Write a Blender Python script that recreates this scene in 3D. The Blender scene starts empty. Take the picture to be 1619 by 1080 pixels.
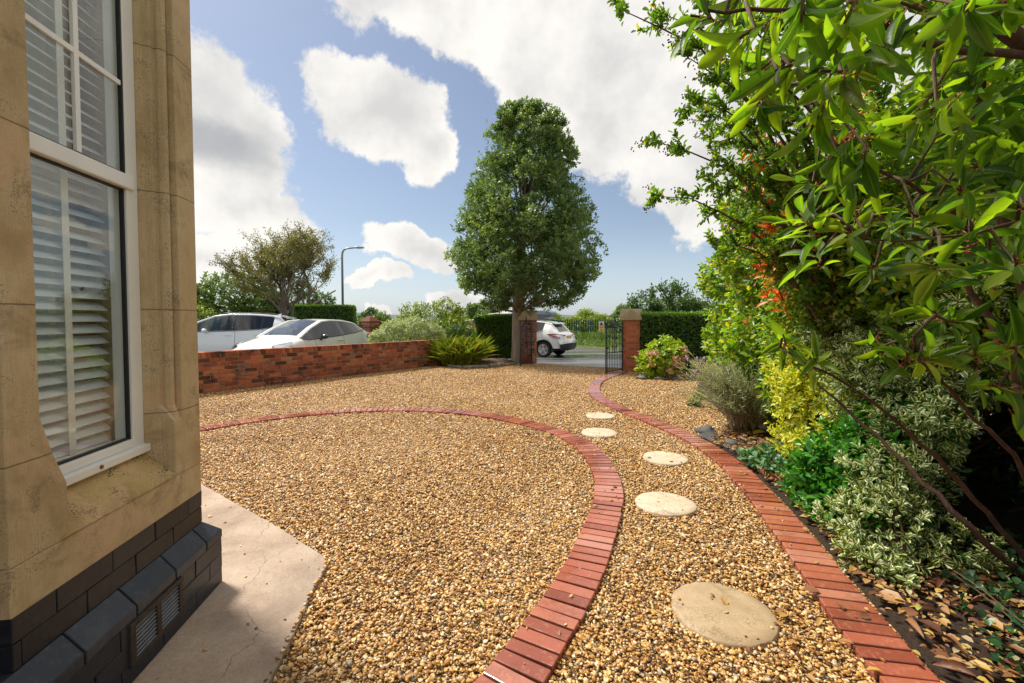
import bpy, bmesh, math, random
import numpy as np
from mathutils import Vector, Matrix

PI = math.pi
R = math.radians
random.seed(11)
rng = np.random.default_rng(11)
SC = bpy.context.scene
COL = SC.collection

# ------------------------------------------------------------------ camera
cam = bpy.data.cameras.new('camera')
cam.sensor_width = 36.0
cam.lens = 15.57
cam.shift_y = -12 / 1619
cam.clip_start = 0.05
cam.clip_end = 6000
camo = bpy.data.objects.new('camera', cam)
COL.objects.link(camo)
camo.location = (0, 0, 1.3)
camo.rotation_euler = (R(90 - 1.9), 0, 0)
SC.camera = camo

# ------------------------------------------------------------------ light, view, sky
SUN_AZ, SUN_EL = R(-62), R(57)          # clockwise from +Y: high on the left, a little ahead
sun = bpy.data.lights.new('sun', 'SUN')
sun.energy = 2.7
sun.angle = R(10.0)
sun.color = (1.0, 0.94, 0.84)
suno = bpy.data.objects.new('sun', sun)
COL.objects.link(suno)
sdir = Vector((math.sin(SUN_AZ) * math.cos(SUN_EL), math.cos(SUN_AZ) * math.cos(SUN_EL), math.sin(SUN_EL)))
suno.rotation_euler = sdir.to_track_quat('Z', 'Y').to_euler()
SC.view_settings.view_transform = 'Standard'
SC.view_settings.look = 'None'
SC.view_settings.exposure = 1.10
SC.view_settings.gamma = 1.0

W = bpy.data.worlds.new('World')
SC.world = W
W.use_nodes = True


class NT:
    """tiny node-tree writer"""
    def __init__(s, tree):
        s.t = tree
        s.n = tree.nodes
        s.l = tree.links

    def new(s, kind, **kw):
        n = s.n.new(kind)
        for k, v in kw.items():
            setattr(n, k, v)
        return n

    def put(s, sock, v):
        if isinstance(v, bpy.types.NodeSocket):
            s.l.new(v, sock)
        elif v is not None:
            try:
                sock.default_value = v
            except Exception:
                sock.default_value = (*v, 1.0)

    def m(s, op, a, b=None, c=None, clamp=False):
        n = s.new('ShaderNodeMath', operation=op, use_clamp=clamp)
        s.put(n.inputs[0], a)
        if b is not None:
            s.put(n.inputs[1], b)
        if c is not None:
            s.put(n.inputs[2], c)
        return n.outputs[0]

    def v(s, op, a, b=None):
        n = s.new('ShaderNodeVectorMath', operation=op)
        s.put(n.inputs[0], a)
        if b is not None:
            s.put(n.inputs[1], b)
        return n.outputs[0]

    def noise(s, vec, scale, detail=4, rough=0.55, dist=0.0):
        n = s.new('ShaderNodeTexNoise')
        n.inputs['Scale'].default_value = scale
        n.inputs['Detail'].default_value = detail
        n.inputs['Roughness'].default_value = rough
        n.inputs['Distortion'].default_value = dist
        if vec is not None:
            s.l.new(vec, n.inputs['Vector'])
        return n

    def step(s, x, lo, hi, a=0.0, b=1.0):
        n = s.new('ShaderNodeMapRange', interpolation_type='SMOOTHSTEP')
        s.put(n.inputs[0], x)
        n.inputs[1].default_value = lo
        n.inputs[2].default_value = hi
        n.inputs[3].default_value = a
        n.inputs[4].default_value = b
        return n.outputs[0]

    def ramp(s, x, stops, interp='LINEAR'):
        n = s.new('ShaderNodeValToRGB')
        cr = n.color_ramp
        cr.interpolation = interp
        while len(cr.elements) < len(stops):
            cr.elements.new(0.5)
        for e, (p, c) in zip(cr.elements, stops):
            e.position = p
            e.color = (*c, 1)
        s.put(n.inputs[0], x)
        return n.outputs[0]

    def mix(s, f, a, b, blend='MIX'):
        n = s.new('ShaderNodeMix', data_type='RGBA', blend_type=blend)
        s.put(n.inputs[0], f)
        s.put(n.inputs[6], a if isinstance(a, bpy.types.NodeSocket) else (*a, 1))
        s.put(n.inputs[7], b if isinstance(b, bpy.types.NodeSocket) else (*b, 1))
        return n.outputs[2]

    def bump(s, h, strength=0.3, dist=0.01):
        n = s.new('ShaderNodeBump')
        n.inputs['Strength'].default_value = strength
        n.inputs['Distance'].default_value = dist
        s.l.new(h, n.inputs['Height'])
        return n.outputs[0]


def build_sky():
    W.node_tree.nodes.clear()
    t = NT(W.node_tree)
    out = t.new('ShaderNodeOutputWorld')
    bg = t.new('ShaderNodeBackground')
    STR = 0.13
    bg.inputs[1].default_value = STR
    t.l.new(bg.outputs[0], out.inputs[0])
    sky = t.new('ShaderNodeTexSky', sky_type='NISHITA')
    sky.sun_disc = False
    sky.sun_elevation = SUN_EL
    sky.sun_rotation = SUN_AZ
    sky.air_density = 1.0
    sky.dust_density = 1.2
    sky.ozone_density = 2.0
    hs = t.new('ShaderNodeHueSaturation')
    hs.inputs['Saturation'].default_value = 0.84
    hs.inputs['Value'].default_value = 0.45
    t.l.new(sky.outputs[0], hs.inputs['Color'])
    tc = t.new('ShaderNodeTexCoord')
    d = t.v('NORMALIZE', tc.outputs['Generated'])
    sep = t.new('ShaderNodeSeparateXYZ')
    t.l.new(d, sep.inputs[0])
    x, y, z = sep.outputs
    u0 = t.m('ARCTAN2', x, y)
    v0 = t.m('ARCSINE', z)
    w1 = t.noise(d, 5.0, 5, 0.6)
    w2 = t.noise(t.v('ADD', d, (7.3, 2.1, 4.4)), 5.0, 5, 0.6)
    du = t.m('MULTIPLY', t.m('SUBTRACT', w1.outputs[0], 0.5), 0.22)
    dv = t.m('MULTIPLY', t.m('SUBTRACT', w2.outputs[0], 0.5), 0.17)
    u = t.m('ADD', u0, du)
    v = t.m('ADD', v0, dv)

    def field(u, v):
        def blob(cu, cv, ru, rv, rot=0.0):
            a = t.m('SUBTRACT', u, cu)
            b = t.m('SUBTRACT', v, cv)
            c, s_ = math.cos(rot), math.sin(rot)
            p = t.m('ADD', t.m('MULTIPLY', a, c / ru), t.m('MULTIPLY', b, s_ / ru))
            q = t.m('ADD', t.m('MULTIPLY', a, -s_ / rv), t.m('MULTIPLY', b, c / rv))
            rr = t.m('ADD', t.m('MULTIPLY', p, p), t.m('MULTIPLY', q, q))
            return t.m('SUBTRACT', 1.0, t.m('SQRT', rr))

        def half(slope, at0, soft=0.16):       # above the line v = at0 + slope*u
            return t.m('MINIMUM', t.m('DIVIDE', t.m('SUBTRACT', v, t.m('MULTIPLY_ADD', u, slope, at0)), soft), 0.85)
        fs = []
        # great bank to the upper right
        bank = t.m('MAXIMUM', half(-0.29, 0.455), half(-0.75, 0.435))
        bank = t.m('MINIMUM', bank, t.m('DIVIDE', t.m('SUBTRACT', v, 0.155), 0.07))
        bank = t.m('MINIMUM', bank, t.m('DIVIDE', t.m('ADD', u, 0.50), 0.12))
        fs.append(bank)
        # the puff in the middle
        fs.append(blob(-0.285, 0.405, 0.155, 0.105, -0.25))
        fs.append(blob(-0.19, 0.345, 0.085, 0.085, -0.6))
        # the tower to the left
        fs.append(blob(-0.62, 0.31, 0.16, 0.18, -0.5))
        fs.append(blob(-0.60, 0.21, 0.22, 0.09, -0.35))
        fs.append(blob(-0.72, 0.40, 0.12, 0.16, 0.0))
        # small ones low down
        fs.append(blob(-0.215, 0.145, 0.105, 0.050, -0.15))
        fs.append(blob(-0.305, 0.092, 0.055, 0.024, 0.0))
        fs.append(blob(-0.10, 0.030, 0.12, 0.022, 0.0))
        fs.append(blob(-0.60, 0.10, 0.10, 0.05, 0.0))
        fs.append(blob(-0.33, 0.005, 0.06, 0.022, 0.0))
        fs.append(blob(0.50, 0.12, 0.07, 0.02, 0.0))
        # cover over the rest of the sky, behind and beside the viewer
        beh = t.m('SUBTRACT', t.m('MULTIPLY', t.noise(d, 1.7, 3, 0.5).outputs[0], 2.6), 1.15)
        side = t.m('SUBTRACT', t.m('ABSOLUTE', u0), 0.85)
        fs.append(t.m('MINIMUM', beh, t.m('MULTIPLY', side, 5.0)))
        r = fs[0]
        for f in fs[1:]:
            r = t.m('MAXIMUM', r, f)
        return r
    f = field(u, v)
    fine = t.noise(d, 13.0, 8, 0.66)
    ff = t.m('ADD', f, t.m('MULTIPLY', t.m('SUBTRACT', fine.outputs[0], 0.5), 0.80))
    mask = t.step(ff, 0.02, 0.20)
    # light and shade inside the clouds: thick parts grey on the side away from the sun
    br = t.noise(t.v('ADD', d, (-0.02, 0.0, 0.03)), 5.5, 5, 0.55)
    g = t.m('ADD', br.outputs[0], t.m('MULTIPLY', f, -0.18))
    shade = t.step(g, 0.20, 0.56, 0.58, 1.0)
    # grey base of the left tower
    a = t.m('DIVIDE', t.m('SUBTRACT', u, -0.63), 0.13)
    b = t.m('DIVIDE', t.m('SUBTRACT', v, 0.315), 0.055)
    e = t.m('SQRT', t.m('ADD', t.m('MULTIPLY', a, a), t.m('MULTIPLY', b, b)))
    dark = t.step(e, 0.35, 1.25, 0.50, 1.0)
    shade = t.m('MULTIPLY', shade, dark)
    cl = t.mix(shade, (0.25, 0.28, 0.33), (1.0, 0.97, 0.92))
    clc = t.v('SCALE', cl)
    clc.node.inputs['Scale'].default_value = 0.485 / STR
    # thin milk towards the horizon
    hz = t.step(z, 0.0, 0.22, 0.35, 0.0)
    hcol = (0.40 / STR, 0.47 / STR, 0.56 / STR)
    base = t.mix(hz, hs.outputs[0], hcol)
    col = t.mix(mask, base, clc)
    t.l.new(col, bg.inputs[0])


build_sky()


# ------------------------------------------------------------------ helpers
class MB:
    def __init__(s):
        s.v, s.f, s.mi, s.sm, s.r = [], [], [], [], []

    def add(s, verts, faces, mi=0, smooth=False, r=None):
        o = len(s.v)
        s.v += [tuple(map(float, p)) for p in verts]
        s.f += [tuple(i + o for i in f) for f in faces]
        s.mi += [mi] * len(faces)
        s.sm += [smooth] * len(faces)
        s.r += [random.random() if r is None else r] * len(verts)
        return s

    def hexa(s, p, mi=0, r=None):
        """8 corners: bottom 4 ccw, top 4 ccw"""
        return s.add(p, [(3, 2, 1, 0), (4, 5, 6, 7), (0, 1, 5, 4), (1, 2, 6, 5), (2, 3, 7, 6), (3, 0, 4, 7)], mi, False, r)

    def box(s, c, d, rz=0.0, mi=0, r=None, M=None, jit=0.0):
        cx, cy, cz = c
        hx, hy, hz = d[0] / 2, d[1] / 2, d[2] / 2
        co, si = math.cos(rz), math.sin(rz)
        P = []
        for z in (-hz, hz):
            for x, y in ((-hx, -hy), (hx, -hy), (hx, hy), (-hx, hy)):
                j = [random.uniform(-jit, jit) for _ in range(3)] if jit else (0, 0, 0)
                q = Vector((cx + x * co - y * si + j[0], cy + x * si + y * co + j[1], cz + z + j[2]))
                P.append(M @ q if M else q)
        return s.hexa(P, mi, r)

    def prism(s, poly, z0, z1, mi=0, r=None):
        n = len(poly)
        P = [(x, y, z0) for x, y in poly] + [(x, y, z1) for x, y in poly]
        F = [tuple(range(n - 1, -1, -1)), tuple(range(n, 2 * n))] + [(i, (i + 1) % n, n + (i + 1) % n, n + i) for i in range(n)]
        return s.add(P, F, mi, False, r)

    def loft(s, rings, mi=0, smooth=True, cap=True, closed=True, r=None):
        n = len(rings[0])
        P = [p for q in rings for p in q]
        F = []
        for k in range(len(rings) - 1):
            for i in range(n if closed else n - 1):
                a, b = k * n + i, k * n + (i + 1) % n
                F.append((a, b, b + n, a + n))
        if cap:
            F.append(tuple(range(n - 1, -1, -1)))
            F.append(tuple(range((len(rings) - 1) * n, len(rings) * n)))
        return s.add(P, F, mi, smooth, r)

    def tube(s, pts, rad, sides=8, mi=0, r=None, cap=True):
        pts = [Vector(p) for p in pts]
        if not hasattr(rad, '__len__'):
            rad = [rad] * len(pts)
        rings = []
        t0 = (pts[1] - pts[0]).normalized()
        up = Vector((0, 0, 1)) if abs(t0.z) < 0.9 else Vector((1, 0, 0))
        a = t0.cross(up).normalized()
        for i, p in enumerate(pts):
            t = (pts[min(i + 1, len(pts) - 1)] - pts[max(i - 1, 0)])
            if t.length < 1e-9:
                t = t0
            t.normalize()
            a = (a - t * a.dot(t))
            if a.length < 1e-6:
                a = t.orthogonal()
            a.normalize()
            b = t.cross(a)
            rings.append([p + (a * math.cos(2 * PI * k / sides) + b * math.sin(2 * PI * k / sides)) * rad[i] for k in range(sides)])
        return s.loft(rings, mi, True, cap, True, r)

    def lathe(s, prof, c=(0, 0, 0), sides=24, mi=0, M=None, r=None, smooth=True):
        rings = []
        for rr, z in prof:
            q = [Vector((c[0] + rr * math.cos(2 * PI * k / sides), c[1] + rr * math.sin(2 * PI * k / sides), c[2] + z)) for k in range(sides)]
            rings.append([M @ p for p in q] if M else q)
        return s.loft(rings, mi, smooth, True, True, r)

    def blob(s, c, rad, mi=0, sub=2, noise=0.12, r=None, rot=None):
        bm = bmesh.new()
        bmesh.ops.create_icosphere(bm, subdivisions=sub, radius=1.0)
        ph = [random.uniform(0, 6) for _ in range(6)]
        P = []
        for v in bm.verts:
            p = v.co.normalized()
            k = 1 + noise * (math.sin(3 * p.x + ph[0]) * math.sin(2.5 * p.y + ph[1]) + 0.6 * math.sin(5 * p.z + ph[2] + 3 * p.x) + 0.35 * math.sin(9 * p.y + ph[3]) * math.sin(8 * p.x + ph[4]))
            q = Vector((p.x * rad[0] * k, p.y * rad[1] * k, p.z * rad[2] * k))
            if rot:
                q = rot @ q
            P.append(q + Vector(c))
        F = [tuple(v.index for v in f.verts) for f in bm.faces]
        bm.free()
        return s.add(P, F, mi, True, r)

    def build(s, name, mats, parent=None, bevel=0.0, seg=1):
        me = bpy.data.meshes.new(name)
        me.from_pydata(s.v, [], s.f)
        me.validate()
        if not isinstance(mats, (list, tuple)):
            mats = [mats]
        for m in mats:
            me.materials.append(m)
        if len(me.polygons) == len(s.f):
            me.polygons.foreach_set('material_index', s.mi)
            me.polygons.foreach_set('use_smooth', s.sm)
        at = me.attributes.new('rnd', 'FLOAT', 'POINT')
        at.data.foreach_set('value', s.r)
        o = bpy.data.objects.new(name, me)
        COL.objects.link(o)
        if parent is not None:
            o.parent = parent
        if bevel:
            b = o.modifiers.new('bevel', 'BEVEL')
            b.width = bevel
            b.segments = seg
            b.limit_method = 'ANGLE'
            b.angle_limit = R(40)
        me.update()
        return o


def tag(o, label=None, cat=None, group=None, kind=None):
    if label:
        o['label'] = label
    if cat:
        o['category'] = cat
    if group:
        o['group'] = group
    if kind:
        o['kind'] = kind
    return o


def thing(name, label, cat, loc=(0, 0, 0), rz=0.0, group=None):
    o = bpy.data.objects.new(name, None)
    COL.objects.link(o)
    o.empty_display_size = 0.2
    o.location = loc
    o.rotation_euler = (0, 0, rz)
    return tag(o, label, cat, group)


def spline(pts, n):
    """Catmull-Rom through 2D/3D points, n samples evenly spread by length"""
    P = [np.array(p, float) for p in pts]
    P = [2 * P[0] - P[1]] + P + [2 * P[-1] - P[-2]]
    out = []
    for i in range(1, len(P) - 2):
        for t in np.linspace(0, 1, 24, endpoint=False):
            a, b, c, d = P[i - 1], P[i], P[i + 1], P[i + 2]
            out.append(0.5 * ((2 * b) + (c - a) * t + (2 * a - 5 * b + 4 * c - d) * t * t + (3 * b - a - 3 * c + d) * t ** 3))
    out.append(P[-2])
    out = np.array(out)
    s = np.r_[0, np.cumsum(np.linalg.norm(np.diff(out, axis=0), axis=1))]
    q = np.linspace(0, s[-1], n)
    return np.stack([np.interp(q, s, out[:, k]) for k in range(out.shape[1])], 1), s[-1]


def in_poly(P, poly):
    x, y = P[:, 0], P[:, 1]
    c = np.zeros(len(P), bool)
    n = len(poly)
    for i in range(n):
        x1, y1 = poly[i]
        x2, y2 = poly[(i + 1) % n]
        if y1 == y2:
            continue
        k = ((y1 > y) != (y2 > y)) & (x < (x2 - x1) * (y - y1) / (y2 - y1) + x1)
        c ^= k
    return c


def near_line(P, line, w):
    m = np.zeros(len(P), bool)
    for a, b in zip(line[:-1], line[1:]):
        a, b = np.array(a[:2]), np.array(b[:2])
        d = b - a
        t = np.clip(((P - a) @ d) / (d @ d + 1e-12), 0, 1)
        q = a + t[:, None] * d
        m |= ((P - q) ** 2).sum(1) < w * w
    return m


# ------------------------------------------------------------------ materials
def mat(name):
    m = bpy.data.materials.new(name)
    m.use_nodes = True
    t = NT(m.node_tree)
    p = m.node_tree.nodes['Principled BSDF']
    return m, t, p


def plain(name, col, rough=0.5, metal=0.0, spec=0.5, coat=0.0, var=0.0, scale=20.0, bump=0.0):
    m, t, p = mat(name)
    p.inputs['Base Color'].default_value = (*col, 1)
    p.inputs['Roughness'].default_value = rough
    p.inputs['Metallic'].default_value = metal
    p.inputs['Specular IOR Level'].default_value = spec
    p.inputs['Coat Weight'].default_value = coat
    p.inputs['Coat Roughness'].default_value = 0.05
    if var or bump:
        tc = t.new('ShaderNodeTexCoord')
        n = t.noise(tc.outputs['Object'], scale, 5, 0.6)
        if var:
            lo = tuple(c * (1 - var) for c in col)
            hi = tuple(min(1, c * (1 + var)) for c in col)
            t.l.new(t.ramp(n.outputs[0], [(0.3, lo), (0.7, hi)]), p.inputs['Base Color'])
        if bump:
            t.l.new(t.bump(n.outputs[0], bump, 0.01), p.inputs['Normal'])
    return m


def leafmat(name, stops, trans=0.35, tcol=None, rough=0.4, spec=0.5, edge=None, edge_w=0.55, mid=None, bumpy=0.0, spots=0.0):
    m, t, p = mat(name)
    a = t.new('ShaderNodeAttribute', attribute_name='rnd')
    stops = [(q, tuple(min(0.8, c * 1.3) for c in k)) for q, k in stops]
    col = t.ramp(a.outputs['Fac'], stops)
    uv = t.new('ShaderNodeUVMap', uv_map='UVMap')
    sp = t.new('ShaderNodeSeparateXYZ')
    t.l.new(uv.outputs[0], sp.inputs[0])
    tc = t.new('ShaderNodeTexCoord')
    nz = t.noise(tc.outputs['Object'], 90.0, 2, 0.5)
    col = t.mix(t.m('MULTIPLY', t.m('SUBTRACT', nz.outputs[0], 0.35), 0.6, clamp=True), col, t.v('SCALE', col), 'MIX')
    col.node.inputs[7].links[0].from_node.inputs['Scale'].default_value = 0.6
    if spots:
        ns = t.noise(tc.outputs['Object'], 38.0, 4, 0.65)
        col = t.mix(t.step(ns.outputs[0], 0.63, 0.70, 0.0, spots), col, (0.22, 0.13, 0.03))
        ny = t.noise(tc.outputs['Object'], 9.0, 2, 0.5)
        col = t.mix(t.step(ny.outputs[0], 0.5, 0.75, 0.0, 0.5), col, (0.24, 0.27, 0.03))
    if edge:
        w = t.m('ADD', t.m('ABSOLUTE', sp.outputs[0]), t.m('MULTIPLY', t.m('SUBTRACT', nz.outputs[0], 0.5), 0.5))
        f = t.step(w, edge_w - 0.08, edge_w + 0.08)
        col = t.mix(f, col, edge)
    if mid:
        f = t.step(t.m('ABSOLUTE', sp.outputs[0]), 0.04, 0.12, 1.0, 0.0)
        f = t.m('MULTIPLY', f, 0.8)
        col = t.mix(f, col, mid)
    t.l.new(col, p.inputs['Base Color'])
    p.inputs['Roughness'].default_value = rough
    p.inputs['Specular IOR Level'].default_value = spec
    if bumpy:
        wv = t.m('SINE', t.m('MULTIPLY', t.m('ADD', sp.outputs[1], t.m('MULTIPLY', t.m('ABSOLUTE', sp.outputs[0]), -0.22)), 62.0))
        t.l.new(t.bump(wv, bumpy, 0.002), p.inputs['Normal'])
    tr = t.new('ShaderNodeBsdfTranslucent')
    if tcol is None:
        tcol = (1.5, 1.55, 0.55)
    tc2 = t.mix(1.0, col, tcol, 'MULTIPLY')
    t.l.new(tc2, tr.inputs[0])
    mx = t.new('ShaderNodeMixShader')
    mx.inputs[0].default_value = trans
    t.l.new(p.outputs[0], mx.inputs[1])
    t.l.new(tr.outputs[0], mx.inputs[2])
    t.l.new(mx.outputs[0], t.n['Material Output'].inputs[0])
    return m


def bark(name, a, b, scale=12.0):
    m, t, p = mat(name)
    tc = t.new('ShaderNodeTexCoord')
    mp = t.new('ShaderNodeMapping')
    mp.inputs['Scale'].default_value = (1, 1, 0.25)
    t.l.new(tc.outputs['Object'], mp.inputs[0])
    n = t.noise(mp.outputs[0], scale, 6, 0.65, 0.4)
    n2 = t.noise(tc.outputs['Object'], scale * 0.3, 3, 0.5)
    c = t.ramp(n.outputs[0], [(0.3, a), (0.68, b)])
    c = t.mix(t.step(n2.outputs[0], 0.5, 0.7), c, tuple(x * 0.6 for x in b))
    t.l.new(c, p.inputs['Base Color'])
    p.inputs['Roughness'].default_value = 0.85
    t.l.new(t.bump(n.outputs[0], 0.8, 0.02), p.inputs['Normal'])
    return m


def stone_mat(name, cols, joints=(), rough=0.85, lichen=0.5, bump=0.5):
    """weathered sandstone: cols dark/mid/light; joints: heights of bed joints"""
    m, t, p = mat(name)
    tc = t.new('ShaderNodeTexCoord')
    o = tc.outputs['Object']
    big = t.noise(o, 2.2, 5, 0.6, 0.6)
    mid = t.noise(o, 9.0, 5, 0.65, 0.2)
    mp = t.new('ShaderNodeMapping')
    mp.inputs['Scale'].default_value = (1.0, 1.0, 0.06)
    t.l.new(o, mp.inputs[0])
    tool = t.noise(mp.outputs[0], 220.0, 2, 0.5)
    c = t.ramp(t.m('ADD', t.m('MULTIPLY', big.outputs[0], 0.65), t.m('MULTIPLY', mid.outputs[0], 0.35)), [(0.32, cols[0]), (0.5, cols[1]), (0.68, cols[2])])
    sp = t.noise(o, 150.0, 4, 0.65)
    spots = t.step(t.m('ADD', sp.outputs[0], t.m('MULTIPLY', t.m('SUBTRACT', mid.outputs[0], 0.5), 1.0)), 0.58, 0.70)
    c = t.mix(t.m('MULTIPLY', spots, lichen), c, (0.035, 0.028, 0.02))
    c = t.mix(t.m('MULTIPLY', t.step(tool.outputs[0], 0.35, 0.65), 0.22), c, tuple(x * 0.55 for x in cols[1]))
    st_ = t.noise(o, 4.5, 6, 0.72, 0.8)
    c = t.mix(t.step(st_.outputs[0], 0.52, 0.70, 0.0, 0.55), c, tuple(x * 0.45 for x in cols[0]))
    pk = t.noise(t.v('ADD', o, (3.1, 1.7, 5.2)), 2.6, 4, 0.6, 0.5)
    c = t.mix(t.step(pk.outputs[0], 0.58, 0.66, 0.0, 0.45), c, (cols[2][0] * 1.0, cols[2][1] * 0.82, cols[2][2] * 0.80))
    f2 = t.noise(o, 260.0, 3, 0.6)
    c = t.mix(t.step(f2.outputs[0], 0.5, 0.72, 0.0, 0.35), c, tuple(x * 0.5 for x in cols[0]))
    h = t.m('ADD', t.m('MULTIPLY', sp.outputs[0], 0.4), t.m('MULTIPLY', tool.outputs[0], 0.5))
    h = t.m('ADD', h, t.m('MULTIPLY', f2.outputs[0], 0.4))
    if joints:
        sep = t.new('ShaderNodeSeparateXYZ')
        t.l.new(o, sep.inputs[0])
        zz = t.m('ADD', sep.outputs[2], t.m('MULTIPLY', t.m('SUBTRACT', mid.outputs[0], 0.5), 0.006))
        jm = None
        for j in joints:
            k = t.step(t.m('ABSOLUTE', t.m('SUBTRACT', zz, j)), 0.0012, 0.0032, 1.0, 0.0)
            jm = k if jm is None else t.m('MAXIMUM', jm, k)
        c = t.mix(t.m('MULTIPLY', jm, 0.65), c, (0.10, 0.075, 0.045))
        h = t.m('SUBTRACT', h, t.m('MULTIPLY', jm, 0.8))
    t.l.new(c, p.inputs['Base Color'])
    p.inputs['Roughness'].default_value = rough
    p.inputs['Specular IOR Level'].default_value = 0.25
    t.l.new(t.bump(h, bump, 0.004), p.inputs['Normal'])
    return m


def brick_mat(name, stops, stain=0.5, staincol=(0.02, 0.013, 0.01), rough=0.8, bump=0.5, wet=False, sscale=3.0):
    m, t, p = mat(name)
    tc = t.new('ShaderNodeTexCoord')
    o = tc.outputs['Object']
    a = t.new('ShaderNodeAttribute', attribute_name='rnd')
    c = t.ramp(a.outputs['Fac'], stops)
    n = t.noise(o, sscale, 6, 0.7, 0.3)
    f = t.noise(o, 45.0, 4, 0.6)
    st = t.step(t.m('ADD', n.outputs[0], t.m('MULTIPLY', t.m('SUBTRACT', f.outputs[0], 0.5), 0.5)), 0.48, 0.66)
    c = t.mix(t.m('MULTIPLY', st, stain), c, staincol)
    c = t.mix(t.m('MULTIPLY', t.step(f.outputs[0], 0.5, 0.75), 0.3), c, tuple(min(1, x * 1.5) for x in stops[-1][1]))
    t.l.new(c, p.inputs['Base Color'])
    if wet:
        w = t.noise(o, 6.0, 4, 0.6)
        w2 = t.noise(o, 60.0, 3, 0.6)
        ww = t.m('ADD', w.outputs[0], t.m('MULTIPLY', t.m('SUBTRACT', w2.outputs[0], 0.5), 0.25))
        t.l.new(t.step(ww, 0.36, 0.56, 0.30, 0.11), p.inputs['Roughness'])
        p.inputs['Specular IOR Level'].default_value = 0.75
    else:
        p.inputs['Roughness'].default_value = rough
        p.inputs['Specular IOR Level'].default_value = 0.3
    t.l.new(t.bump(f.outputs[0], bump, 0.004), p.inputs['Normal'])
    return m


def glassmat(name, tint=(0.85, 0.9, 0.9), refl=1.0):
    m, t, p = mat(name)
    t.n.remove(p)
    tr = t.new('ShaderNodeBsdfTransparent')
    tr.inputs[0].default_value = (*tint, 1)
    gl = t.new('ShaderNodeBsdfGlossy')
    gl.inputs['Roughness'].default_value = 0.01
    ge = t.new('ShaderNodeNewGeometry')
    dn = t.new('ShaderNodeVectorMath', operation='DOT_PRODUCT')
    t.l.new(ge.outputs['Normal'], dn.inputs[0])
    t.l.new(ge.outputs['Incoming'], dn.inputs[1])
    c5 = t.m('POWER', t.m('SUBTRACT', 1.0, t.m('ABSOLUTE', dn.outputs['Value']), clamp=True), 5.0)
    f = t.m('MINIMUM', t.m('MULTIPLY', t.m('MULTIPLY_ADD', c5, 0.94, 0.06), refl), 1.0)
    mx = t.new('ShaderNodeMixShader')
    t.l.new(f, mx.inputs[0])
    t.l.new(tr.outputs[0], mx.inputs[1])
    t.l.new(gl.outputs[0], mx.inputs[2])
    t.l.new(mx.outputs[0], t.n['Material Output'].inputs[0])
    return m


GRAVEL = [(0.0, (0.075, 0.037, 0.015)), (0.14, (0.28, 0.120, 0.030)), (0.35, (0.48, 0.243, 0.062)), (0.55, (0.61, 0.345, 0.100)),
          (0.70, (0.70, 0.445, 0.162)), (0.81, (0.78, 0.59, 0.31)), (0.87, (0.38, 0.33, 0.26)), (0.93, (0.65, 0.375, 0.14)), (1.0, (0.84, 0.74, 0.54))]


def gravel_ground_mat():
    m, t, p = mat('gravel_bed')
    tc = t.new('ShaderNodeTexCoord')
    o = tc.outputs['Object']
    wn = t.noise(o, 40, 2, 0.5)
    wo = t.v('ADD', o, t.v('SCALE', wn.outputs[1]))
    wo.node.inputs[1].links[0].from_node.inputs['Scale'].default_value = 0.010
    vo = t.new('ShaderNodeTexVoronoi', feature='F1')
    vo.inputs['Scale'].default_value = 52
    t.l.new(wo, vo.inputs['Vector'])
    ve = t.new('ShaderNodeTexVoronoi', feature='DISTANCE_TO_EDGE')
    ve.inputs['Scale'].default_value = 52
    t.l.new(wo, ve.inputs['Vector'])
    sep = t.new('ShaderNodeSeparateColor')
    t.l.new(vo.outputs['Color'], sep.inputs[0])
    c = t.ramp(sep.outputs[0], GRAVEL)
    e = t.step(ve.outputs['Distance'], 0.0, 0.16)
    c = t.mix(t.m('SUBTRACT', 1.0, e), c, (0.05, 0.03, 0.014))
    big = t.noise(o, 0.8, 4, 0.6)
    c = t.mix(t.step(big.outputs[0], 0.4, 0.75, 0.0, 0.35), c, (0.33, 0.19, 0.08))
    t.l.new(c, p.inputs['Base Color'])
    p.inputs['Roughness'].default_value = 0.45
    p.inputs['Specular IOR Level'].default_value = 0.45
    t.l.new(t.bump(e, 0.9, 0.012), p.inputs['Normal'])
    return m


def pebble_mat():
    m, t, p = mat('pebble')
    oi = t.new('ShaderNodeObjectInfo')
    tc = t.new('ShaderNodeTexCoord')
    n = t.noise(tc.outputs['Object'], 1.6, 3, 0.6)
    pl = t.noise(oi.outputs['Location'], 0.9, 4, 0.6)
    x = t.m('ADD', oi.outputs['Random'], t.m('MULTIPLY', t.m('SUBTRACT', n.outputs[0], 0.5), 0.16))
    x = t.m('ADD', x, t.m('MULTIPLY', t.m('SUBTRACT', pl.outputs[0], 0.5), 0.35), clamp=True)
    c = t.ramp(x, GRAVEL)
    t.l.new(c, p.inputs['Base Color'])
    p.inputs['Roughness'].default_value = 0.36
    p.inputs['Specular IOR Level'].default_value = 0.5
    return m


def soil_mat(name, a, b, scale=25):
    m, t, p = mat(name)
    tc = t.new('ShaderNodeTexCoord')
    n = t.noise(tc.outputs['Object'], scale, 7, 0.7)
    n2 = t.noise(tc.outputs['Object'], 2.0, 3, 0.5)
    c = t.ramp(t.m('ADD', t.m('MULTIPLY', n.outputs[0], 0.7), t.m('MULTIPLY', n2.outputs[0], 0.3)), [(0.35, a), (0.65, b)])
    t.l.new(c, p.inputs['Base Color'])
    p.inputs['Roughness'].default_value = 0.9
    t.l.new(t.bump(n.outputs[0], 1.0, 0.03), p.inputs['Normal'])
    return m


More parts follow.
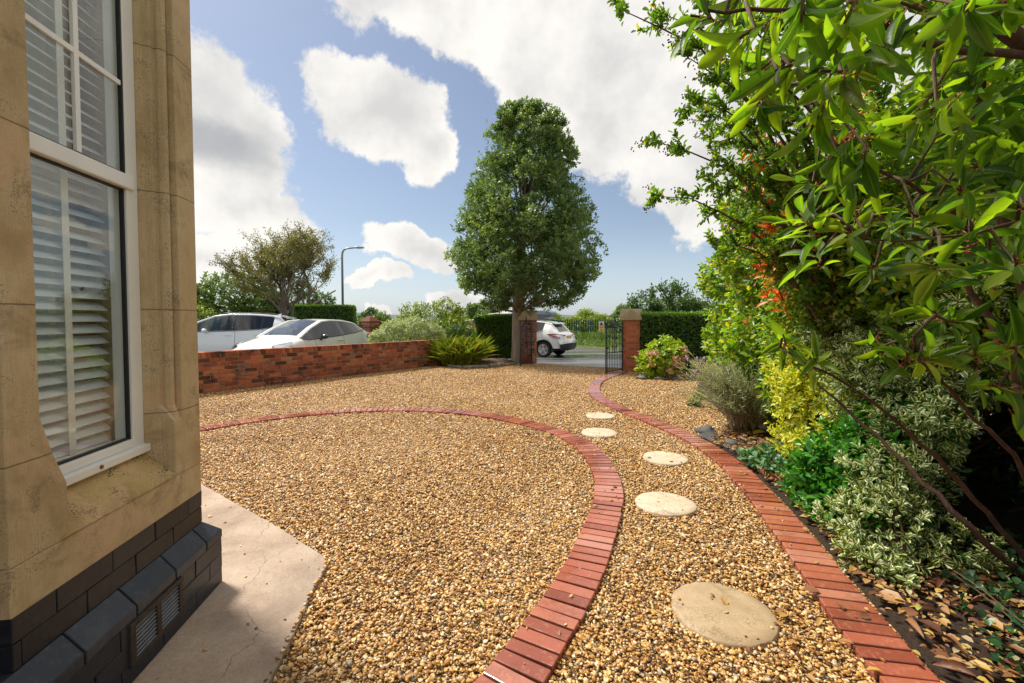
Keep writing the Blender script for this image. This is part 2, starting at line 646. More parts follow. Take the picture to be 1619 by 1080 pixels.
def tarmac_mat(name, a, b, wet=0.5):
    m, t, p = mat(name)
    tc = t.new('ShaderNodeTexCoord')
    o = tc.outputs['Object']
    n = t.noise(o, 120, 3, 0.6)
    mp = t.new('ShaderNodeMapping')
    mp.inputs['Rotation'].default_value = (0, 0, R(31))
    mp.inputs['Scale'].default_value = (0.12, 0.9, 1)
    t.l.new(o, mp.inputs[0])
    n2 = t.noise(mp.outputs[0], 1.3, 4, 0.6)
    c = t.ramp(n.outputs[0], [(0.35, a), (0.65, b)])
    c = t.mix(t.step(n2.outputs[0], 0.35, 0.65, 0.0, 0.6), c, tuple(x * 1.7 for x in b))
    t.l.new(c, p.inputs['Base Color'])
    t.l.new(t.step(n2.outputs[0], 0.42, 0.68, 0.12, 0.45) if wet else t.m('ADD', 0.75, 0.0), p.inputs['Roughness'])
    t.l.new(t.bump(n.outputs[0], 0.3, 0.004), p.inputs['Normal'])
    return m


def concrete_mat():
    m, t, p = mat('concrete')
    tc = t.new('ShaderNodeTexCoord')
    o = tc.outputs['Object']
    n = t.noise(o, 3.0, 5, 0.6)
    f = t.noise(o, 90, 4, 0.7)
    c = t.ramp(t.m('ADD', t.m('MULTIPLY', n.outputs[0], 0.6), t.m('MULTIPLY', f.outputs[0], 0.4)), [(0.33, (0.26, 0.18, 0.125)), (0.5, (0.40, 0.295, 0.215)), (0.66, (0.50, 0.395, 0.30))])
    sp = t.step(t.noise(o, 45, 3, 0.55).outputs[0], 0.66, 0.73)
    c = t.mix(t.m('MULTIPLY', sp, 0.6), c, (0.07, 0.05, 0.04))
    # hairline cracks
    wn = t.noise(o, 7, 4, 0.6)
    wo = t.v('ADD', o, t.v('SCALE', wn.outputs[1]))
    wo.node.inputs[1].links[0].from_node.inputs['Scale'].default_value = 0.14
    ve = t.new('ShaderNodeTexVoronoi', feature='DISTANCE_TO_EDGE')
    ve.inputs['Scale'].default_value = 1.35
    t.l.new(wo, ve.inputs['Vector'])
    cr = t.m('MULTIPLY', t.step(ve.outputs['Distance'], 0.0005, 0.0035, 1.0, 0.0), t.step(n.outputs[0], 0.42, 0.6, 0.1, 0.8))
    c = t.mix(t.m('MULTIPLY', cr, 0.75), c, (0.06, 0.045, 0.03))
    dm = t.noise(o, 1.7, 5, 0.65, 0.5)
    c = t.mix(t.step(dm.outputs[0], 0.48, 0.66, 0.0, 0.45), c, (0.17, 0.125, 0.09))
    pit = t.noise(o, 170, 3, 0.6)
    c = t.mix(t.step(pit.outputs[0], 0.58, 0.72, 0.0, 0.5), c, (0.13, 0.095, 0.07))
    t.l.new(c, p.inputs['Base Color'])
    p.inputs['Roughness'].default_value = 0.75
    h = t.m('SUBTRACT', f.outputs[0], cr)
    t.l.new(t.bump(h, 0.6, 0.006), p.inputs['Normal'])
    return m


MATS = {}
M = MATS
M['stone'] = stone_mat('sandstone', [(0.36, 0.25, 0.125), (0.56, 0.425, 0.25), (0.68, 0.555, 0.37)], joints=(0.905, 1.34, 1.83, 2.42, 2.95), lichen=0.45)
M['sill'] = stone_mat('sandstone_sill', [(0.32, 0.20, 0.08), (0.54, 0.385, 0.17), (0.66, 0.52, 0.31)], lichen=1.0, bump=0.7)
M['capstone'] = stone_mat('cap_stone', [(0.32, 0.24, 0.14), (0.44, 0.34, 0.21), (0.54, 0.44, 0.3)], lichen=0.3)
M['paving'] = stone_mat('paving_stone', [(0.44, 0.33, 0.21), (0.66, 0.54, 0.39), (0.79, 0.69, 0.55)], lichen=0.5, rough=0.55, bump=0.3)
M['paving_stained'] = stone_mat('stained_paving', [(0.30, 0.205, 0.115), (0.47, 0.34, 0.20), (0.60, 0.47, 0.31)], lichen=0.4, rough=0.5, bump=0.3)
M['rock'] = stone_mat('rock', [(0.10, 0.09, 0.075), (0.2, 0.18, 0.15), (0.36, 0.33, 0.27)], lichen=0.5, bump=1.0)
M['slate'] = stone_mat('slate_rock', [(0.06, 0.062, 0.062), (0.13, 0.13, 0.125), (0.24, 0.235, 0.215)], lichen=0.4, bump=1.0)
M['log'] = bark('log', (0.10, 0.085, 0.055), (0.30, 0.27, 0.19), 9)
M['blue_brick'] = brick_mat('blue_brick', [(0, (0.013, 0.015, 0.022)), (0.6, (0.019, 0.022, 0.032)), (1, (0.025, 0.029, 0.042))], stain=0.22, staincol=(0.05, 0.048, 0.045), rough=0.42, bump=0.4, sscale=7.0)
M['blue_coping'] = brick_mat('blue_coping', [(0, (0.026, 0.032, 0.046)), (1, (0.042, 0.051, 0.072))], stain=0.4, staincol=(0.085, 0.083, 0.08), rough=0.45, bump=0.4, sscale=7.0)
M['mortar_dark'] = plain('dark_mortar', (0.016, 0.015, 0.014), 0.9, var=0.4, scale=30)
M['mortar'] = plain('old_mortar', (0.24, 0.185, 0.135), 0.95, var=0.45, scale=14, bump=0.5)
M['pillar_mortar'] = plain('pillar_mortar', (0.36, 0.25, 0.18), 0.95, var=0.3, scale=30, bump=0.5)
M['old_brick'] = brick_mat('old_red_brick', [(0, (0.07, 0.025, 0.018)), (0.18, (0.22, 0.062, 0.032)), (0.55, (0.36, 0.098, 0.044)), (0.85, (0.46, 0.165, 0.07)), (1, (0.22, 0.12, 0.09))], stain=0.92, sscale=3.0)
M['red_brick'] = brick_mat('red_brick', [(0, (0.36, 0.095, 0.045)), (0.5, (0.48, 0.13, 0.058)), (1, (0.58, 0.185, 0.085))], stain=0.25, sscale=3)
M['edge_brick'] = brick_mat('edging_brick', [(0, (0.22, 0.055, 0.032)), (0.3, (0.34, 0.092, 0.052)), (0.75, (0.42, 0.130, 0.075)), (1, (0.46, 0.20, 0.14))], stain=0.45, staincol=(0.13, 0.04, 0.022), wet=True, bump=0.05)
M['pink_brick'] = brick_mat('pink_brick', [(0, (0.40, 0.17, 0.11)), (1, (0.50, 0.24, 0.16))], stain=0.2)
M['terracotta'] = plain('old_terracotta', (0.035, 0.022, 0.015), 0.7, var=0.5, scale=40, bump=0.4)
M['louvre'] = plain('vent_louvre', (0.17, 0.18, 0.205), 0.5, var=0.3, scale=60)
M['dark'] = plain('dark_void', (0.01, 0.01, 0.01), 0.9)
M['upvc'] = plain('white_frame', (0.80, 0.80, 0.79), 0.3, var=0.04, scale=6)
M['gasket'] = plain('black_gasket', (0.012, 0.012, 0.013), 0.5)
M['slat'] = plain('white_slat', (0.87, 0.89, 0.91), 0.4)
M['tape'] = plain('white_tape', (0.86, 0.85, 0.82), 0.9, var=0.08, scale=200)
M['room'] = plain('room_wall', (0.80, 0.80, 0.79), 0.9)
M['carpet'] = plain('room_floor', (0.22, 0.19, 0.16), 0.95, var=0.3, scale=60)
M['rust'] = plain('rust', (0.25, 0.09, 0.02), 0.9)
M['glass'] = glassmat('window_glass', (0.96, 0.98, 0.97), 1.2)
M['carglass'] = glassmat('car_glass', (0.40, 0.50, 0.48), 1.9)
M['darkglass'] = glassmat('dark_car_glass', (0.06, 0.075, 0.08), 1.7)
M['gravel_bed'] = gravel_ground_mat()
M['pebble'] = pebble_mat()
M['soil'] = soil_mat('soil', (0.016, 0.009, 0.005), (0.075, 0.038, 0.018), 45)
M['bark_mulch'] = soil_mat('bark_mulch', (0.05, 0.022, 0.012), (0.22, 0.105, 0.055), 35)
M['earth'] = soil_mat('field', (0.06, 0.10, 0.03), (0.11, 0.16, 0.05), 0.05)
M['verge'] = soil_mat('verge', (0.045, 0.085, 0.018), (0.10, 0.155, 0.035), 9)
M['hills'] = soil_mat('hills', (0.055, 0.085, 0.075), (0.10, 0.135, 0.12), 0.015)
M['tarmac'] = tarmac_mat('tarmac', (0.05, 0.05, 0.052), (0.10, 0.10, 0.105))
M['drive'] = tarmac_mat('drive', (0.055, 0.055, 0.058), (0.10, 0.10, 0.10), 0)
M['kerb'] = plain('kerb_concrete', (0.55, 0.5, 0.47), 0.7, var=0.15, scale=12)
M['concrete'] = concrete_mat()
M['iron'] = plain('black_iron', (0.018, 0.018, 0.02), 0.38, 0.0, 0.6)
M['galv'] = plain('galvanised', (0.30, 0.32, 0.34), 0.45, 0.6)
M['palisade'] = plain('green_steel', (0.010, 0.05, 0.038), 0.45)
M['white_paint'] = plain('white_car_paint', (0.88, 0.875, 0.86), 0.25, 0, 0.5, 1.0)
M['pearl_paint'] = plain('pearl_car_paint', (0.82, 0.85, 0.79), 0.25, 0, 0.5, 1.0)
M['silver_paint'] = plain('silver_car_paint', (0.80, 0.82, 0.86), 0.28, 0.15, 0.5, 1.0)
M['trim'] = plain('black_trim', (0.022, 0.024, 0.028), 0.5)
M['gloss_black'] = plain('gloss_black', (0.012, 0.011, 0.016), 0.1, 0, 0.6, 1.0)
M['tyre'] = plain('tyre', (0.02, 0.02, 0.022), 0.8)
M['alloy'] = plain('alloy', (0.62, 0.62, 0.64), 0.3, 0.7)
M['tail'] = plain('red_lamp', (0.42, 0.01, 0.02), 0.12, 0, 0.6, 1.0)
M['lamp_clear'] = plain('clear_lamp', (0.72, 0.74, 0.76), 0.1, 0.3, 0.6, 1.0)
M['plate_yellow'] = plain('yellow_plate', (0.75, 0.52, 0.06), 0.4)
M['boxgrey'] = plain('roof_box_grey', (0.10, 0.12, 0.15), 0.35, 0, 0.5, 0.3)
M['cabin'] = plain('car_interior', (0.05, 0.05, 0.055), 0.8)
M['sign_white'] = plain('sign_white', (0.80, 0.80, 0.78), 0.5)
M['sign_amber'] = plain('sign_amber', (0.80, 0.36, 0.02), 0.5)
M['sign_dark'] = plain('sign_dark', (0.09, 0.05, 0.08), 0.5)
M['wood_post'] = plain('post_wood', (0.2, 0.16, 0.11), 0.8)
M['roof_slate'] = plain('roof_slate', (0.09, 0.09, 0.10), 0.6)

G = dict
M['holly'] = leafmat('holly_leaf', [(0, (0.050, 0.086, 0.042)), (0.4, (0.100, 0.155, 0.064)), (0.75, (0.16, 0.22, 0.08)), (1, (0.27, 0.32, 0.11))], 0.48, rough=0.36)
M['brownleaf'] = leafmat('autumn_leaf', [(0, (0.075, 0.085, 0.028)), (0.5, (0.14, 0.14, 0.045)), (1, (0.24, 0.19, 0.065))], 0.4)
M['greentree'] = leafmat('fresh_tree_leaf', [(0, (0.05, 0.09, 0.018)), (0.5, (0.09, 0.155, 0.025)), (1, (0.17, 0.23, 0.035))], 0.35)
M['oakleaf'] = leafmat('oak_leaf', [(0, (0.035, 0.075, 0.022)), (0.6, (0.065, 0.125, 0.035)), (1, (0.12, 0.18, 0.05))], 0.35)
M['yellowbush'] = leafmat('yellow_green_leaf', [(0, (0.06, 0.11, 0.015)), (0.5, (0.15, 0.22, 0.02)), (1, (0.36, 0.38, 0.03))], 0.35)
M['pale_var'] = leafmat('pale_variegated_leaf', [(0, (0.10, 0.15, 0.06)), (0.5, (0.22, 0.28, 0.13)), (1, (0.42, 0.46, 0.28))], 0.3, edge=(0.62, 0.64, 0.45), edge_w=0.5)
M['hedge'] = leafmat('privet_leaf', [(0, (0.032, 0.075, 0.016)), (0.6, (0.065, 0.14, 0.024)), (1, (0.16, 0.25, 0.03))], 0.4)
M['hedge_top'] = leafmat('privet_lit_top_leaf', [(0, (0.08, 0.16, 0.015)), (1, (0.20, 0.33, 0.03))], 0.4)  # brighter than the side leaf: sunlight on hedge tops put into the colour
M['hedge_core'] = plain('hedge_dark_fill', (0.012, 0.016, 0.007), 0.95)  # near-black fill for the light-blocking cores inside the hedges
M['strap'] = leafmat('strap_leaf', [(0, (0.09, 0.15, 0.02)), (0.6, (0.18, 0.26, 0.03)), (0.85, (0.32, 0.30, 0.06)), (1, (0.36, 0.25, 0.10))], 0.4)
M['photinia'] = leafmat('photinia_leaf', [(0, (0.022, 0.060, 0.014)), (0.3, (0.05, 0.11, 0.018)), (0.6, (0.085, 0.16, 0.020)), (1, (0.16, 0.24, 0.022))], 0.6, rough=0.42, spec=0.35, mid=(0.17, 0.22, 0.06), bumpy=0.05, tcol=(2.5, 2.5, 0.45), spots=0.7)
M['shrub'] = leafmat('shrub_leaf', [(0, (0.05, 0.11, 0.016)), (0.45, (0.115, 0.20, 0.022)), (0.82, (0.22, 0.31, 0.03)), (0.93, (0.34, 0.38, 0.03)), (1, (0.60, 0.40, 0.02))], 0.42, rough=0.35, tcol=(1.9, 2.0, 0.5))
M['small_leaf'] = leafmat('small_shrub_leaf', [(0, (0.05, 0.11, 0.016)), (0.6, (0.12, 0.22, 0.026)), (0.93, (0.21, 0.31, 0.035)), (1, (0.42, 0.28, 0.03))], 0.48, rough=0.35, tcol=(1.9, 2.0, 0.5))
M['red_leaf'] = leafmat('red_young_leaf', [(0, (0.48, 0.09, 0.015)), (0.6, (0.60, 0.17, 0.02)), (1, (0.60, 0.26, 0.04))], 0.45, tcol=(1.3, 1.1, 0.9))
M['gold'] = leafmat('golden_leaf', [(0, (0.10, 0.19, 0.02)), (0.4, (0.22, 0.33, 0.03)), (0.8, (0.50, 0.50, 0.04)), (1, (0.68, 0.58, 0.05))], 0.35, edge=(0.70, 0.62, 0.06), edge_w=0.55)
M['green_eu'] = leafmat('glossy_leaf', [(0, (0.03, 0.12, 0.02)), (0.6, (0.055, 0.20, 0.025)), (1, (0.10, 0.28, 0.035))], 0.35, rough=0.28)
M['varieg'] = leafmat('variegated_leaf', [(0, (0.035, 0.085, 0.02)), (0.6, (0.075, 0.15, 0.03)), (1, (0.12, 0.20, 0.04))], 0.3, rough=0.4, edge=(0.74, 0.72, 0.42), edge_w=0.58)
M['dark_leaf'] = leafmat('laurel_leaf', [(0, (0.012, 0.032, 0.010)), (0.6, (0.025, 0.058, 0.015)), (1, (0.045, 0.09, 0.02))], 0.25, rough=0.3)
M['lav_leaf'] = leafmat('lavender_leaf', [(0, (0.16, 0.19, 0.10)), (0.6, (0.27, 0.32, 0.19)), (1, (0.38, 0.40, 0.27))], 0.25, rough=0.7)
M['lav_stem'] = plain('dry_stem', (0.42, 0.32, 0.16), 0.9, var=0.4, scale=30)
M['purple'] = plain('purple_flower', (0.36, 0.22, 0.48), 0.8, var=0.2)
M['hydr_leaf'] = leafmat('lime_leaf', [(0, (0.12, 0.22, 0.02)), (0.6, (0.26, 0.36, 0.03)), (1, (0.48, 0.46, 0.06))], 0.4)
M['hydr_flower'] = leafmat('dry_pink_petal', [(0, (0.42, 0.22, 0.12)), (1, (0.62, 0.40, 0.26))], 0.3, tcol=(1, 1, 1))
M['seedhead'] = plain('dry_seedhead', (0.10, 0.045, 0.025), 0.9, var=0.5, scale=60)
M['aqu'] = leafmat('blue_green_leaf', [(0, (0.05, 0.13, 0.06)), (1, (0.13, 0.26, 0.12))], 0.3)
M['litter'] = leafmat('fallen_leaf', [(0, (0.09, 0.035, 0.02)), (0.35, (0.20, 0.085, 0.035)), (0.6, (0.32, 0.17, 0.07)), (0.9, (0.45, 0.30, 0.06)), (0.95, (0.38, 0.32, 0.22)), (1, (0.30, 0.34, 0.05))], 0.15, tcol=(1.2, 1.1, 0.6), rough=0.5)
M['ivy'] = leafmat('ivy_leaf', [(0, (0.015, 0.05, 0.02)), (1, (0.04, 0.12, 0.035))], 0.2)
M['weeds'] = leafmat('weed_leaf', [(0, (0.045, 0.09, 0.018)), (0.6, (0.09, 0.165, 0.026)), (0.9, (0.18, 0.23, 0.045)), (1, (0.32, 0.28, 0.10))], 0.4)
M['bark_pale'] = bark('pale_bark', (0.20, 0.15, 0.095), (0.44, 0.36, 0.25), 5)
M['bark_brown'] = bark('brown_bark', (0.06, 0.035, 0.02), (0.17, 0.105, 0.06), 25)
M['bark_red'] = bark('red_brown_bark', (0.035, 0.016, 0.010), (0.12, 0.055, 0.032), 30)
M['bark_grey'] = bark('grey_bark', (0.10, 0.075, 0.05), (0.24, 0.19, 0.14), 25)
M['petiole'] = plain('red_stalk', (0.30, 0.05, 0.03), 0.5)
M['flower_red'] = plain('orange_flower', (0.7, 0.12, 0.03), 0.6)

# ------------------------------------------------------------------ leaves
def tmpl_lo():
    P = np.array([(0, 0, 0), (-0.5, 0.45, 0.05), (0.5, 0.45, 0.05), (0, 1, 0)], float)
    F = [(0, 2, 3), (0, 3, 1)]
    UV = np.array([(0, 0), (-1, .45), (1, .45), (0, 1)], float)
    return P, F, UV


def tmpl_rib(ts, ws, fold=0.12, droop=0.12, curl=0.0):
    P, UV, F = [], [], []
    for t, w in zip(ts, ws):
        z = -droop * t * t
        if w == 0:
            P.append((0, t, z)); UV.append((0, t))
        else:
            for sgn in (-1, 0, 1):
                P.append((sgn * w / 2, t, z + abs(sgn) * fold * w + (curl * math.sin(t * 9 + sgn) * abs(sgn)))); UV.append((sgn, t))
    idx = []
    k = 0
    for w in ws:
        n = 1 if w == 0 else 3
        idx.append(list(range(k, k + n)))
        k += n
    for a, b in zip(idx[:-1], idx[1:]):
        if len(a) == 1 and len(b) == 3:
            F += [(a[0], b[1], b[0]), (a[0], b[2], b[1])]
        elif len(a) == 3 and len(b) == 3:
            F += [(a[0], a[1], b[1], b[0]), (a[1], a[2], b[2], b[1])]
        elif len(a) == 3 and len(b) == 1:
            F += [(a[0], a[1], b[0]), (a[1], a[2], b[0])]
    return np.array(P, float), F, np.array(UV, float)


T_LO = tmpl_lo()
T_MID = tmpl_rib([0, 0.3, 0.68, 1], [0, 0.85, 0.9, 0], 0.16, 0.10)
T_OB = tmpl_rib([0, 0.25, 0.55, 0.82, 1], [0, 0.5, 0.95, 0.85, 0], 0.18, 0.08)
T_HI = tmpl_rib([0, 0.08, 0.22, 0.4, 0.6, 0.78, 0.91, 1], [0, 0.28, 0.66, 0.94, 1.0, 0.78, 0.4, 0], 0.13, 0.22, 0.006)
T_HI2 = tmpl_rib([0, 0.08, 0.22, 0.4, 0.6, 0.78, 0.91, 1], [0, 0.28, 0.66, 0.94, 1.0, 0.78, 0.4, 0], 0.22, 0.42, 0.010)
T_HI3 = tmpl_rib([0, 0.08, 0.22, 0.4, 0.6, 0.78, 0.91, 1], [0, 0.22, 0.56, 0.88, 1.0, 0.86, 0.5, 0], 0.05, 0.08, 0.014)
T_STRAP = tmpl_rib([0, 0.2, 0.4, 0.6, 0.8, 1], [0.6, 0.9, 1, 0.9, 0.6, 0], 0.1, 0.62)


def nrm(v):
    return v / (np.linalg.norm(v, axis=-1, keepdims=True) + 1e-12)


def unit(n):
    return nrm(rng.normal(size=(n, 3)))


def leaves(name, m, P, A, N, L, Wd, tm=T_MID, parent=None, rnd=None):
    n = len(P)
    A = nrm(np.asarray(A, float))
    S = np.cross(A, N)
    bad = np.linalg.norm(S, axis=1) < 1e-4
    S[bad] = np.cross(A[bad], np.array([0.3, 0.5, 0.81]))
    S = nrm(S)
    Nn = np.cross(S, A)
    tp, tf, tuv = tm
    K = len(tp)
    L = np.broadcast_to(np.asarray(L, float), (n,))
    Wd = np.broadcast_to(np.asarray(Wd, float), (n,))
    co = (P[:, None, :] + tp[None, :, 0, None] * (Wd[:, None, None] * S[:, None, :]) + tp[None, :, 1, None] * (L[:, None, None] * A[:, None, :]) + tp[None, :, 2, None] * (L[:, None, None] * Nn[:, None, :]))
    me = bpy.data.meshes.new(name)
    me.vertices.add(n * K)
    me.vertices.foreach_set('co', co.astype(np.float32).ravel())
    flat = np.array([i for f in tf for i in f])
    lens = np.array([len(f) for f in tf])
    nl = len(flat)
    vi = (np.arange(n)[:, None] * K + flat[None, :]).ravel()
    me.loops.add(n * nl)
    me.loops.foreach_set('vertex_index', vi.astype(np.int32))
    st = np.r_[0, np.cumsum(lens)[:-1]]
    ls = (np.arange(n)[:, None] * nl + st[None, :]).ravel()
    me.polygons.add(n * len(tf))
    me.polygons.foreach_set('loop_start', ls.astype(np.int32))
    me.polygons.foreach_set('use_smooth', np.ones(n * len(tf), bool))
    uvl = me.uv_layers.new(name='UVMap')
    uvl.data.foreach_set('uv', np.tile(tuv[flat], (n, 1)).astype(np.float32).ravel())
    if rnd is None:
        rnd = rng.random(n)
    at = me.attributes.new('rnd', 'FLOAT', 'POINT')
    at.data.foreach_set('value', np.repeat(rnd, K).astype(np.float32))
    me.materials.append(m)
    me.update(calc_edges=True)
    o = bpy.data.objects.new(name, me)
    COL.objects.link(o)
    if parent is not None:
        o.parent = parent
    return o


def rosettes(C, D, k, stem, spread=1.0, lift=0.25, jit=0.3, droop=0.0):
    """k leaves spiralling round the tip of a twig at C pointing along D"""
    n = len(C)
    D = nrm(D)
    ref = np.where(np.abs(D[:, 2:3]) < 0.9, np.array([[0, 0, 1.0]]), np.array([[1.0, 0, 0]]))
    U = nrm(np.cross(D, ref))
    V = np.cross(D, U)
    ph = rng.random(n)[:, None] * 6.28
    i = np.arange(k)[None, :]
    ang = ph + i * 2.39996
    t = (i / max(k - 1, 1)) * np.ones((n, 1))
    rad = np.cos(ang)[..., None] * U[:, None] + np.sin(ang)[..., None] * V[:, None]
    A = D[:, None] * (lift + 0.9 * t[..., None]) + rad * spread + rng.normal(size=(n, k, 3)) * jit
    A[..., 2] -= droop
    P = C[:, None] + D[:, None] * ((t - 1.0) * stem)[..., None] + rng.normal(size=(n, k, 3)) * 0.004
    N = D[:, None] * 1.0 - rad * 0.2 + rng.normal(size=(n, k, 3)) * jit * 0.6 + np.array([0, 0, 0.25])
    return P.reshape(-1, 3), nrm(A.reshape(-1, 3)), nrm(N.reshape(-1, 3))


def lobed(ells, m, k=(0.28, 0.45)):
    out = list(ells)
    for c, r in ells:
        for _ in range(m):
            d = unit(1)[0]
            q = rng.uniform(*k)
            out.append((tuple(np.array(c) + d * np.array(r) * rng.uniform(0.75, 1.0)), tuple(np.array(r) * q * rng.uniform(0.8, 1.2))))
    return out


def ell_pts(n, ells, lo=0.7, hi=1.06, cut=0.72, zmin=0.02, keep=None):
    w = np.array([(r[0] * r[1] + r[1] * r[2] + r[0] * r[2]) for c, r in ells])
    C = np.array([c for c, r in ells]); RR = np.array([r for c, r in ells])
    ps, ds = [], []
    tot = 0
    while tot < n:
        k = rng.choice(len(ells), n * 2, p=w / w.sum())
        d = unit(n * 2)
        rad = rng.uniform(lo ** 2, hi ** 2, n * 2) ** 0.5
        p = C[k] + d * RR[k] * rad[:, None]
        o = nrm(d / RR[k])
        ok = p[:, 2] > zmin
        for j in range(len(ells)):
            q = (((p - C[j]) / RR[j]) ** 2).sum(1)
            ok &= ~((q < cut * cut) & (k != j))
        if keep is not None:
            ok &= keep(p)
        ps.append(p[ok]); ds.append(o[ok])
        tot += ok.sum()
        if ok.sum() == 0:
            break
    return np.concatenate(ps)[:n], np.concatenate(ds)[:n]


def limbs(mb, base, tips, r0, r1, wob=0.08, sides=6, seg=6, sag=0.0):
    base = np.array(base, float)
    for tpt in tips:
        tpt = np.array(tpt, float)
        L = np.linalg.norm(tpt - base)
        side = rng.normal(size=3) * wob * L
        pts = []
        for s in np.linspace(0, 1, seg):
            p = base + (tpt - base) * s + side * math.sin(s * PI) + np.array([0, 0, sag * L * math.sin(s * PI)])
            p = p + rng.normal(size=3) * 0.012 * L * (0 < s < 1)
            pts.append(p)
        mb.tube(pts, list(np.linspace(r0, r1, seg)), sides)


def shrub(name, label, cat, base, ells, n, k, L, Wd, m, tm=T_MID, stem=0.06, lobes=6, upbias=0.5, bark_m='bark_brown', nl=10, group=None, lo=0.65, hi=1.06, cut=0.7, keep=None, droop=0.0, spread=1.0, part='foliage', rad=(0.012, 0.003), lsz=0.25, zmin=0.03):
    t = thing(name, label, cat, base, group=group)
    b = np.array(base, float)
    E = lobed(ells, lobes)
    P, D = ell_pts(n, E, lo, hi, cut, zmin, keep)
    D = D + np.array([0, 0, upbias]) + rng.normal(size=D.shape) * 0.35
    p, a, nn = rosettes(P - b, nrm(D), k, stem, spread=spread, droop=droop)
    q = rng.uniform(1 - lsz, 1 + lsz, len(p))
    fo = leaves(part, m, p, a, nn, L * q, Wd * q, tm, t)
    mb = MB()
    idx = rng.choice(len(P), min(nl, len(P)), replace=False)
    limbs(mb, (0, 0, 0), [P[i] - b for i in idx], rad[0], rad[1])
    mb.build('stem', M[bark_m], t)
    return t, P, D


# ------------------------------------------------------------------ ground
SLOPE = R(-31.3)                       # direction of the street
e_st = np.array([math.cos(SLOPE), math.sin(SLOPE)])
n_st = np.array([math.sin(-SLOPE), math.cos(SLOPE)])   # away from the house
B0 = np.array([1.75, 12.35])           # middle of the gateway


def st(a, b):
    p = B0 + e_st * a + n_st * b
    return (float(p[0]), float(p[1]))


def sheet(name, poly, z, m, parent=None, kind='structure', zf=None):
    mb = MB()
    mb.add([(x, y, z if zf is None else zf(x, y)) for x, y in poly], [tuple(range(len(poly)))])
    o = mb.build(name, m, parent)
    if kind:
        tag(o, kind=kind)
    return o


# open country, falling a little away
mb = MB()
NX = 60
vs, fs = [], []
for j in range(NX + 1):
    for i in range(NX + 1):
        x = (i / NX * 2 - 1)
        y = (j / NX * 2 - 1)
        X = math.copysign(abs(x) ** 3, x) * 2500
        Y = math.copysign(abs(y) ** 3, y) * 2500 + 10
        d = math.hypot(X, Y)
        vs.append((X, Y, -0.55 - min(6.0, max(0, d - 60) * 0.02)))
for j in range(NX):
    for i in range(NX):
        a = j * (NX + 1) + i
        fs.append((a, a + 1, a + NX + 2, a + NX + 1))
mb.add(vs, fs, 0, True)
tag(mb.build('ground', M['earth']), kind='structure')

# distant hills
mb = MB()
for (dist, h0, seed, amp) in ((900, 9, 1, 5), (1500, 16, 2, 9)):
    ring0, ring1, ring2 = [], [], []
    for k in range(121):
        a = R(-75 + k * 150 / 120)
        h = h0 + amp * (math.sin(k * 0.31 + seed) * 0.5 + math.sin(k * 0.13 + 2 * seed) * 0.5 + 0.25 * math.sin(k * 0.9))
        ring0.append((dist * 0.8 * math.sin(a), dist * 0.8 * math.cos(a), -8))
        ring1.append((dist * math.sin(a), dist * math.cos(a), h))
        ring2.append((dist * 1.2 * math.sin(a), dist * 1.2 * math.cos(a), -8))
    mb.loft([ring0, ring1, ring2], 0, True, False, False)
tag(mb.build('hills', M['hills']), kind='structure')

# road, pavement, verge, neighbour's drive
road = [st(-60, 2.6), st(60, 2.6), st(60, 12.4), st(-60, 12.4)]
sheet('road', road, -0.35, M['tarmac'])
mb = MB()
mb.add([(*st(-30, 0.12), -0.015), (*st(30, 0.12), -0.015), (*st(30, 2.61), -0.34), (*st(-30, 2.61), -0.34)], [(0, 1, 2, 3)])
tag(mb.build('pavement', M['tarmac']), kind='structure')
mb = MB()
va, fa = [], []
for i in range(61):
    for j, (b, z) in enumerate(((12.38, -0.35), (12.5, -0.27), (13.3, -0.12), (14.8, 0.02), (16.5, 0.0), (30, -0.5))):
        va.append((*st(-60 + 2 * i, b), z + (0.03 * math.sin(i * 1.7 + j) if 1 < j < 5 else 0)))
for i in range(60):
    for j in range(5):
        a = i * 6 + j
        fa.append((a, a + 6, a + 7, a + 1))
mb.add(va, fa, 0, True)
tag(mb.build('verge', M['verge']), kind='structure')
sheet('road_edge', [st(-60, 12.1), st(60, 12.1), st(60, 12.42), st(-60, 12.42)], -0.345, M['bark_mulch'])
sheet('neighbour_drive', [(-5.75, 7.3), (-2.25, 12.35), (-1.3, 14.0), st(-3.8, 0.1), st(-40, 0.1), (-40, 5)], -0.16, M['drive'])

# gravelled front garden
GARDEN = [(-5.6, 7.45), (-2.1, 12.45), (-1.1, 14.2), st(-1.2, 0.0), st(1.5, 0.0), st(6, 0.0), (7.2, 4), (7.2, -3), (-1.2, -3), (-1.4, 2.0), (-8, 2.6), (-8, 4.2)]
mb = MB()
mb.prism(GARDEN, -0.5, 0.0)
tag(mb.build('gravel_drive', M['gravel_bed']), kind='structure')
mb = MB()
a, b, c, d = st(-1.1, 0.0), st(1.35, 0.0), st(1.35, 0.13), st(-1.1, 0.13)
mb.prism([a, b, c, d], -0.4, 0.015)
tag(mb.build('threshold_kerb', M['kerb'], None, 0.01), kind='structure')

